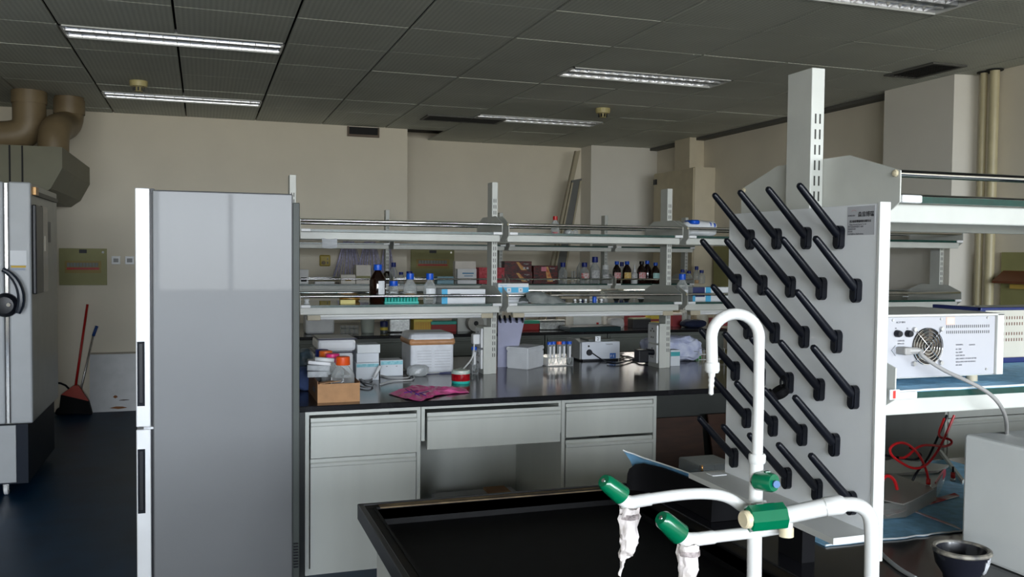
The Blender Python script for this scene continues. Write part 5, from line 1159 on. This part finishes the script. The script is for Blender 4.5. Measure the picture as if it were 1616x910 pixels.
gcab = M('warm_grey_cable', (.33, .32, .31), .4)
P('plug', bx((q.x-.008, PY-.030, q.z-.008), (q.x+.012, PY-.002, q.z+.008), .003), gcab, t)
cp_ = [Vector((q.x+.006, PY-.022, q.z)), Vector((q.x+.03, PY-.03, q.z+.001)), at(1455, 562, y=PY-.04), at(1490, 585, y=PY-.05), at(1530, 602, y=PY-.075), at(1562, 620, y=PY-.09), at(1580, 640, y=PY-.095), at(1588, 660, y=PY-.05), at(1589, 678, y=PY+.06), at(1588, 692, y=PY+.17), at(1588, 720, y=PY+.19), Vector((at(1588, 760, y=PY+.19).x, PY+.19, ZT+.006))]
P('mains_cable', tube(BM(), cp_, .0042, 10, smooth=2), gcab, t)
P('strain_relief', tube(BM(), [cp_[0], cp_[1], cp_[1].lerp(cp_[2], .6)], [.0085, .0068, .005], 10, smooth=1), gcab, t)
# second instrument behind right
iy = 1.82
t = T('beige_instrument', 'cream instrument with blue trim and rows of slots at the right edge', 'instrument', (2.05, iy+.08, ZS))
z1_ = at(1580, 487, y=iy).z; x0_ = at(1548, 500, y=iy).x
P('case', bx((x0_, iy, ZS+.016), (x0_+.46, iy+.16, z1_), .004), M('cream_case', (.52, .50, .43), .45), t)
P('trim', bx((x0_-.006, iy-.005, z1_-.004), (x0_+.465, iy+.006, z1_+.004), .002), M('navy_trim', (.01, .02, .11), .4), t)
P('trim', bx((x0_-.006, iy-.004, z1_-.016), (x0_+.012, iy+.16, z1_+.004), .002), M('navy_trim', (.01, .02, .11), .4), t)
P('base', bx((x0_-.004, iy-.004, ZS+.0045), (x0_+.46, iy+.16, ZS+.018), .002), M('navy_trim', (.01, .02, .11), .4), t)
vs_ = BM()
for r, zz in enumerate((.020, .036, .062, .078)):
    for k in range(44): box(vs_, (x0_+.05+.009*k, iy-.0006, z1_-zz-.008), (x0_+.053+.009*k, iy+.001, z1_-zz))
P('vent_slots', vs_, M('slot_brown', (.16, .08, .06), .8), t, kind='stuff')
# curled red and white packet at shelf end
q = at(1396, 632, y=1.483)
t = T('red_label', 'red and white label stuck at the near shelf corner', 'label', (q.x+.012, 1.482, ZS-.012)); P('label', bx((q.x, 1.468, ZS-.010), (q.x+.024, 1.4705, ZS+.010)), paperw, t); P('red_mark', bx((q.x+.007, 1.4675, ZS-.008), (q.x+.014, 1.468, ZS+.008)), M('bright_red', (.75, .03, .02), .5), t)
# white cabinet box, right foreground
t = T('white_box', 'large plain white instrument box in the right foreground', 'box', (1.95, 1.4, ZT))
P('body', bx((1.716, 1.02, ZT), (2.25, 1.672, 1.086), .008), M('matt_white_case', (.86, .88, .86), .45, var=.02), t)
# pad and gel equipment on the near worktop
torn_pad('absorbent_pad', 'blue absorbent pad on the near worktop under the gel box', 1.43, 2.45, 1.80, 2.46, ZT+.0005, amp=.008)
b = BM()
def curl(u, v, p): return p
# curled black mat with the pad on it: edge lifted along the left
def curled(name, lab, mat, x0, y0, y1, rr, th, cat, dz=0, lift=1.0):
    bm = BM(); rows = []
    n1, n2 = 14, 12
    for j in range(n1+1):
        v = j/n1; y = y0+(y1-y0)*v; row = []
        R_ = rr*(.35+.65*v)*lift
        for i in range(n2+1):
            a = (i/n2)*PI*.52
            row.append(bm.verts.new((x0+.20-.16*(i/n2)-R_*math.sin(a)*.4, y-(.0 if v < 1 else .0), ZT+.003+dz+R_*(1-math.cos(a))*1.0)))
        rows.append(row)
    for j in range(n1):
        for i in range(n2):
            f = bm.faces.new((rows[j][i], rows[j][i+1], rows[j+1][i+1], rows[j+1][i])); f.smooth = True
    thicken(bm, th); return S(name, bm, mat, lab, cat)
# outline taken as a raised rounded mat: dark dome with the pad peeking out behind
pts_ = [at(990, 762, z=ZT), at(1112, 800, z=ZT)]
bm = BM(); n1 = 18; rows = []
tops = [(990, 748), (993, 740), (1002, 733), (1015, 731), (1040, 737), (1070, 748), (1100, 760), (1125, 772)]
ys = [2.43, 2.425, 2.415, 2.40, 2.34, 2.25, 2.15, 2.06]
for (px, py), y in zip(tops, ys):
    T_ = at(px, py, y=y); row = []
    for k in range(9):
        a = k/8*PI/2*1.0
        row.append(bm.verts.new((T_.x+.07-(.07)*math.cos(a-PI/2+PI/2) if False else T_.x+.10*(k/8)**1.5, y, ZT+.001+(T_.z-ZT)*math.sqrt(max(0, 1-(k/8)**2)))))
    base = bm.verts.new((T_.x-.004, y, ZT+.001)); rows.append([base]+row)
for A_, B_ in zip(rows, rows[1:]):
    for k in range(9): bm.faces.new((A_[k], A_[k+1], B_[k+1], B_[k])).smooth = True
bm.faces.new(rows[0]); bm.faces.new(rows[-1][::-1])
S('black_mat', bm, blackr, 'black rubber mat with a raised rounded end behind the sink', 'mat')
bm = BM(); prof = [(983, 710, 2.455), (990, 713, 2.45), (1000, 716, 2.44), (1015, 722, 2.41), (1040, 730, 2.35), (1070, 740, 2.26), (1104, 752, 2.15)]
lo_ = [(992, 738, 2.455), (994, 737, 2.45), (1000, 733, 2.44), (1015, 732, 2.41), (1040, 739, 2.35), (1070, 750, 2.26), (1104, 763, 2.15)]
up_ = [at(a, b2, y=y) for a, b2, y in prof]; dn_ = [at(a, b2, y=y)+Vector((.02, .004, -.012)) for a, b2, y in lo_]
vv = [[bm.verts.new(v) for v in up_], [bm.verts.new(a.lerp(b2, .5)+Vector((.006, 0, 0))) for a, b2 in zip(up_, dn_)], [bm.verts.new(v) for v in dn_], [bm.verts.new(v+Vector((.09, .0, -.03))) for v in dn_]]
for A_, B_ in zip(vv, vv[1:]):
    for k in range(len(A_)-1): bm.faces.new((A_[k], A_[k+1], B_[k+1], B_[k])).smooth = True
thicken(bm, .003)
t = T('absorbent_pad', 'blue absorbent pad with its torn edge curling up behind the sink', 'pad', (1.28, 2.3, ZT), 'blue absorbent pads')
P('sheet', bm, bluepad, t); P('torn_edge', tube(BM(), up_, .0022, 6), padw, t, 'white torn edge')
# clear plastic box with brass pin behind the rack
q = at(1105, 738, y=2.35); 
t = T('casting_box', 'clear plastic gel casting box with a brass pin behind the peg board', 'gel box', (1.5, 2.35, ZT))
gz0, gz1 = .862, .905
P('box', bx((at(1103, 740, y=2.3).x, 2.3, .845), (at(1160, 740, y=2.3).x, 2.42, at(1120, 733, y=2.3).z), .004), Mclear('thin_clear', (.35, .37, .36), .06, .1), t)
P('stand', bx((at(1103, 740, y=2.3).x+.01, 2.31, .8), (at(1160, 740, y=2.3).x-.01, 2.41, .845)), blackr, t)
p = at(1108, 741, y=2.29); P('pin', tube(BM(), [at(1108, 742, y=2.29), at(1108, 734, y=2.29)], .003, 8), M('brass', (.7, .35, .12), .3, .9), t); P('pin_base', tube(BM(), [at(1108, 752, y=2.29), at(1108, 742, y=2.29)], .0045, 8), blackp, t)
# gel tank on the blue pad
t = T('gel_tank', 'smoky clear electrophoresis tank with red terminals on the blue pad', 'gel box', (1.5, 2.0, ZT))
smoky = Mclear('smoky_acrylic', (.34, .34, .31), .28, .12)
a, b2 = at(1392, 792, z=ZT+.01), at(1496, 768, z=ZT+.01)
def zp(z, *pp): return [(at(x, y, z=z).x, at(x, y, z=z).y) for x, y in pp]
P('base', prism(BM(), zp(ZT+.03, (1388, 806), (1430, 803), (1478, 778), (1492, 745), (1388, 742)), 'z', ZT+.008, ZT+.05), smoky, t)
P('lid', prism(BM(), zp(ZT+.06, (1388, 748), (1480, 742), (1497, 733), (1410, 724), (1388, 728)), 'z', ZT+.052, ZT+.060), smoky, t)
P('grey_plate', prism(BM(), zp(ZT+.062, (1388, 752), (1410, 748), (1462, 766), (1474, 772), (1440, 790), (1425, 796), (1388, 788)), 'z', ZT+.061, ZT+.064), M('warm_grey_plate', (.20, .185, .165), .4), t)
P('red_wall', slab(BM(), at(1476, 768, z=ZT+.04), at(1492, 742, z=ZT+.04), (0, 0, 1), .03, (1, 0, 0), .004), M('red_acrylic', (.45, .03, .06), .3), t)
for px, py, mm in ((1465, 758, redp), (1504, 748, redp)):
    q = at(px, py, y=2.02); P('terminal', tube(BM(), [(q.x, 2.02, q.z-.010), (q.x, 2.02, q.z+.006)], .0065, 10), mm, t); P('terminal_nut', tube(BM(), [(q.x, 2.02, q.z-.020), (q.x, 2.02, q.z-.010)], .007, 8), alum, t)
q = at(1504, 738, y=2.02); P('pin', tube(BM(), [(q.x, 2.02, q.z-.012), (q.x, 2.02, q.z+.004)], .003, 8), blackp, t)
redc = M('red_cable', (.50, .008, .012), .35)
def cable(lab, pl, mat, r=.0036, grp='leads of the gel tank'):
    S('lead_cable', tube(BM(), [at(x, y, y=Y_) for x, y, Y_ in pl], r, 8, smooth=3), mat, lab, 'cable', grp)
cable('red lead looping in a figure eight and ending in the gel tank terminal', [(1506, 655, 2.0), (1480, 715, 2.0), (1450, 745, 1.98), (1408, 722, 1.98), (1402, 705, 1.98), (1425, 695, 1.98), (1448, 712, 2.0), (1462, 740, 2.02), (1465, 757, 2.02)], redc)
cable('red lead crossing over the loops and rising behind the shelf', [(1490, 660, 2.05), (1478, 690, 2.03), (1500, 692, 2.0), (1503, 700, 2.0), (1490, 705, 2.0), (1474, 702, 2.0), (1450, 702, 2.0), (1430, 722, 2.0), (1420, 722, 2.02)], redc)
cable('black lead hanging from the shelf beside the red leads', [(1494, 655, 2.08), (1480, 690, 2.06), (1462, 728, 2.04), (1446, 745, 2.02), (1440, 758, 2.02)], blackp)
cable('black lead curving left under the red loop', [(1388, 716, 2.05), (1420, 722, 2.04), (1448, 726, 2.04), (1456, 716, 2.04), (1436, 706, 2.04)], blackp)
cable('short arched red lead at the left of the gel tank', [(1391, 768, 1.97), (1393, 754, 1.97), (1402, 749, 1.97), (1412, 757, 1.97), (1416, 772, 1.97)], redc, .0045)
t = T('stained_tissue', 'red stained white strips on the blue pad below the gel tank', 'tissue', (1.5, 1.85, ZT+.005))
stn = M('stained_white', (.62, .60, .62), .8, col2=(.45, .02, .03), scale=14)
for a, b2 in (((1396, 812), (1510, 780)), ((1432, 802), (1512, 832)), ((1386, 810), (1440, 800))): P('strip', slab(BM(), at(*a, z=ZT+.008), at(*b2, z=ZT+.009), (.3, .9, 0), .028, (0, 0, 1), .003), stn, t)
S('white_rod', slab(BM(), at(1484, 712, z=ZT+.01), at(1520, 760, z=ZT+.01), (1, .6, 0), .022, (0, 0, 1), .012), M('pale_rod', (.45, .47, .44), .5), 'pale plastic bar lying on the pad left of the white box', 'bar')
# grey cable on the dark worktop
S('grey_hose', tube(BM(), [at(x, y, z=ZT+.005) for x, y in ((1386, 868), (1400, 882), (1420, 898), (1445, 912))], .005, 8, smooth=2), M('grey_hose', (.30, .31, .31), .4), 'grey hose lying before the blue pad at the bottom edge', 'hose')
# mortar
mp_ = at(1517, 868, z=.865)
t = T('mortar', 'black porcelain mortar with worn pale rim and white streaks at the lower right', 'mortar', (mp_.x, mp_.y, ZT))
mm_ = M('mortar_black', (.012, .013, .02), .25, var=.2, coat=.3); rr_ = .060
P('bowl', lathe(BM(), [(.030, ZT), (.036, ZT+.004), (.036, ZT+.010), (.052, ZT+.035), (rr_*.97, ZT+.068), (rr_*.86, ZT+.068), (.044, ZT+.040), (.020, ZT+.016), (0, ZT+.013)], (mp_.x, mp_.y, 0), 36), mm_, t)
P('rim', lathe(BM(), [(rr_*.84, ZT+.067), (rr_*.86, ZT+.071), (rr_*.95, ZT+.072), (rr_*1.02, ZT+.070), (rr_*1.03, ZT+.065), (rr_*.98, ZT+.062)], (mp_.x, mp_.y, 0), 36, cap=False), M('worn_rim', (.05, .05, .05), .5, col2=(.34, .31, .25), scale=40), t, 'worn pale rim')
st = BM()
for k in range(9):
    a = -1.25+.09*k; x_, y_ = mp_.x+math.cos(a)*.052, mp_.y+math.sin(a)*.052
    tube(st, [(mp_.x+math.cos(a)*.0555, mp_.y+math.sin(a)*.0555, ZT+.052+.006*math.sin(k*2)), (mp_.x+math.cos(a+.03)*.0475, mp_.y+math.sin(a+.03)*.0475, ZT+.031-.006*math.cos(k*3))], .0028, 6)
P('streaks', st, M('white_streak', (.55, .56, .58), .7), t, 'white dried streaks')
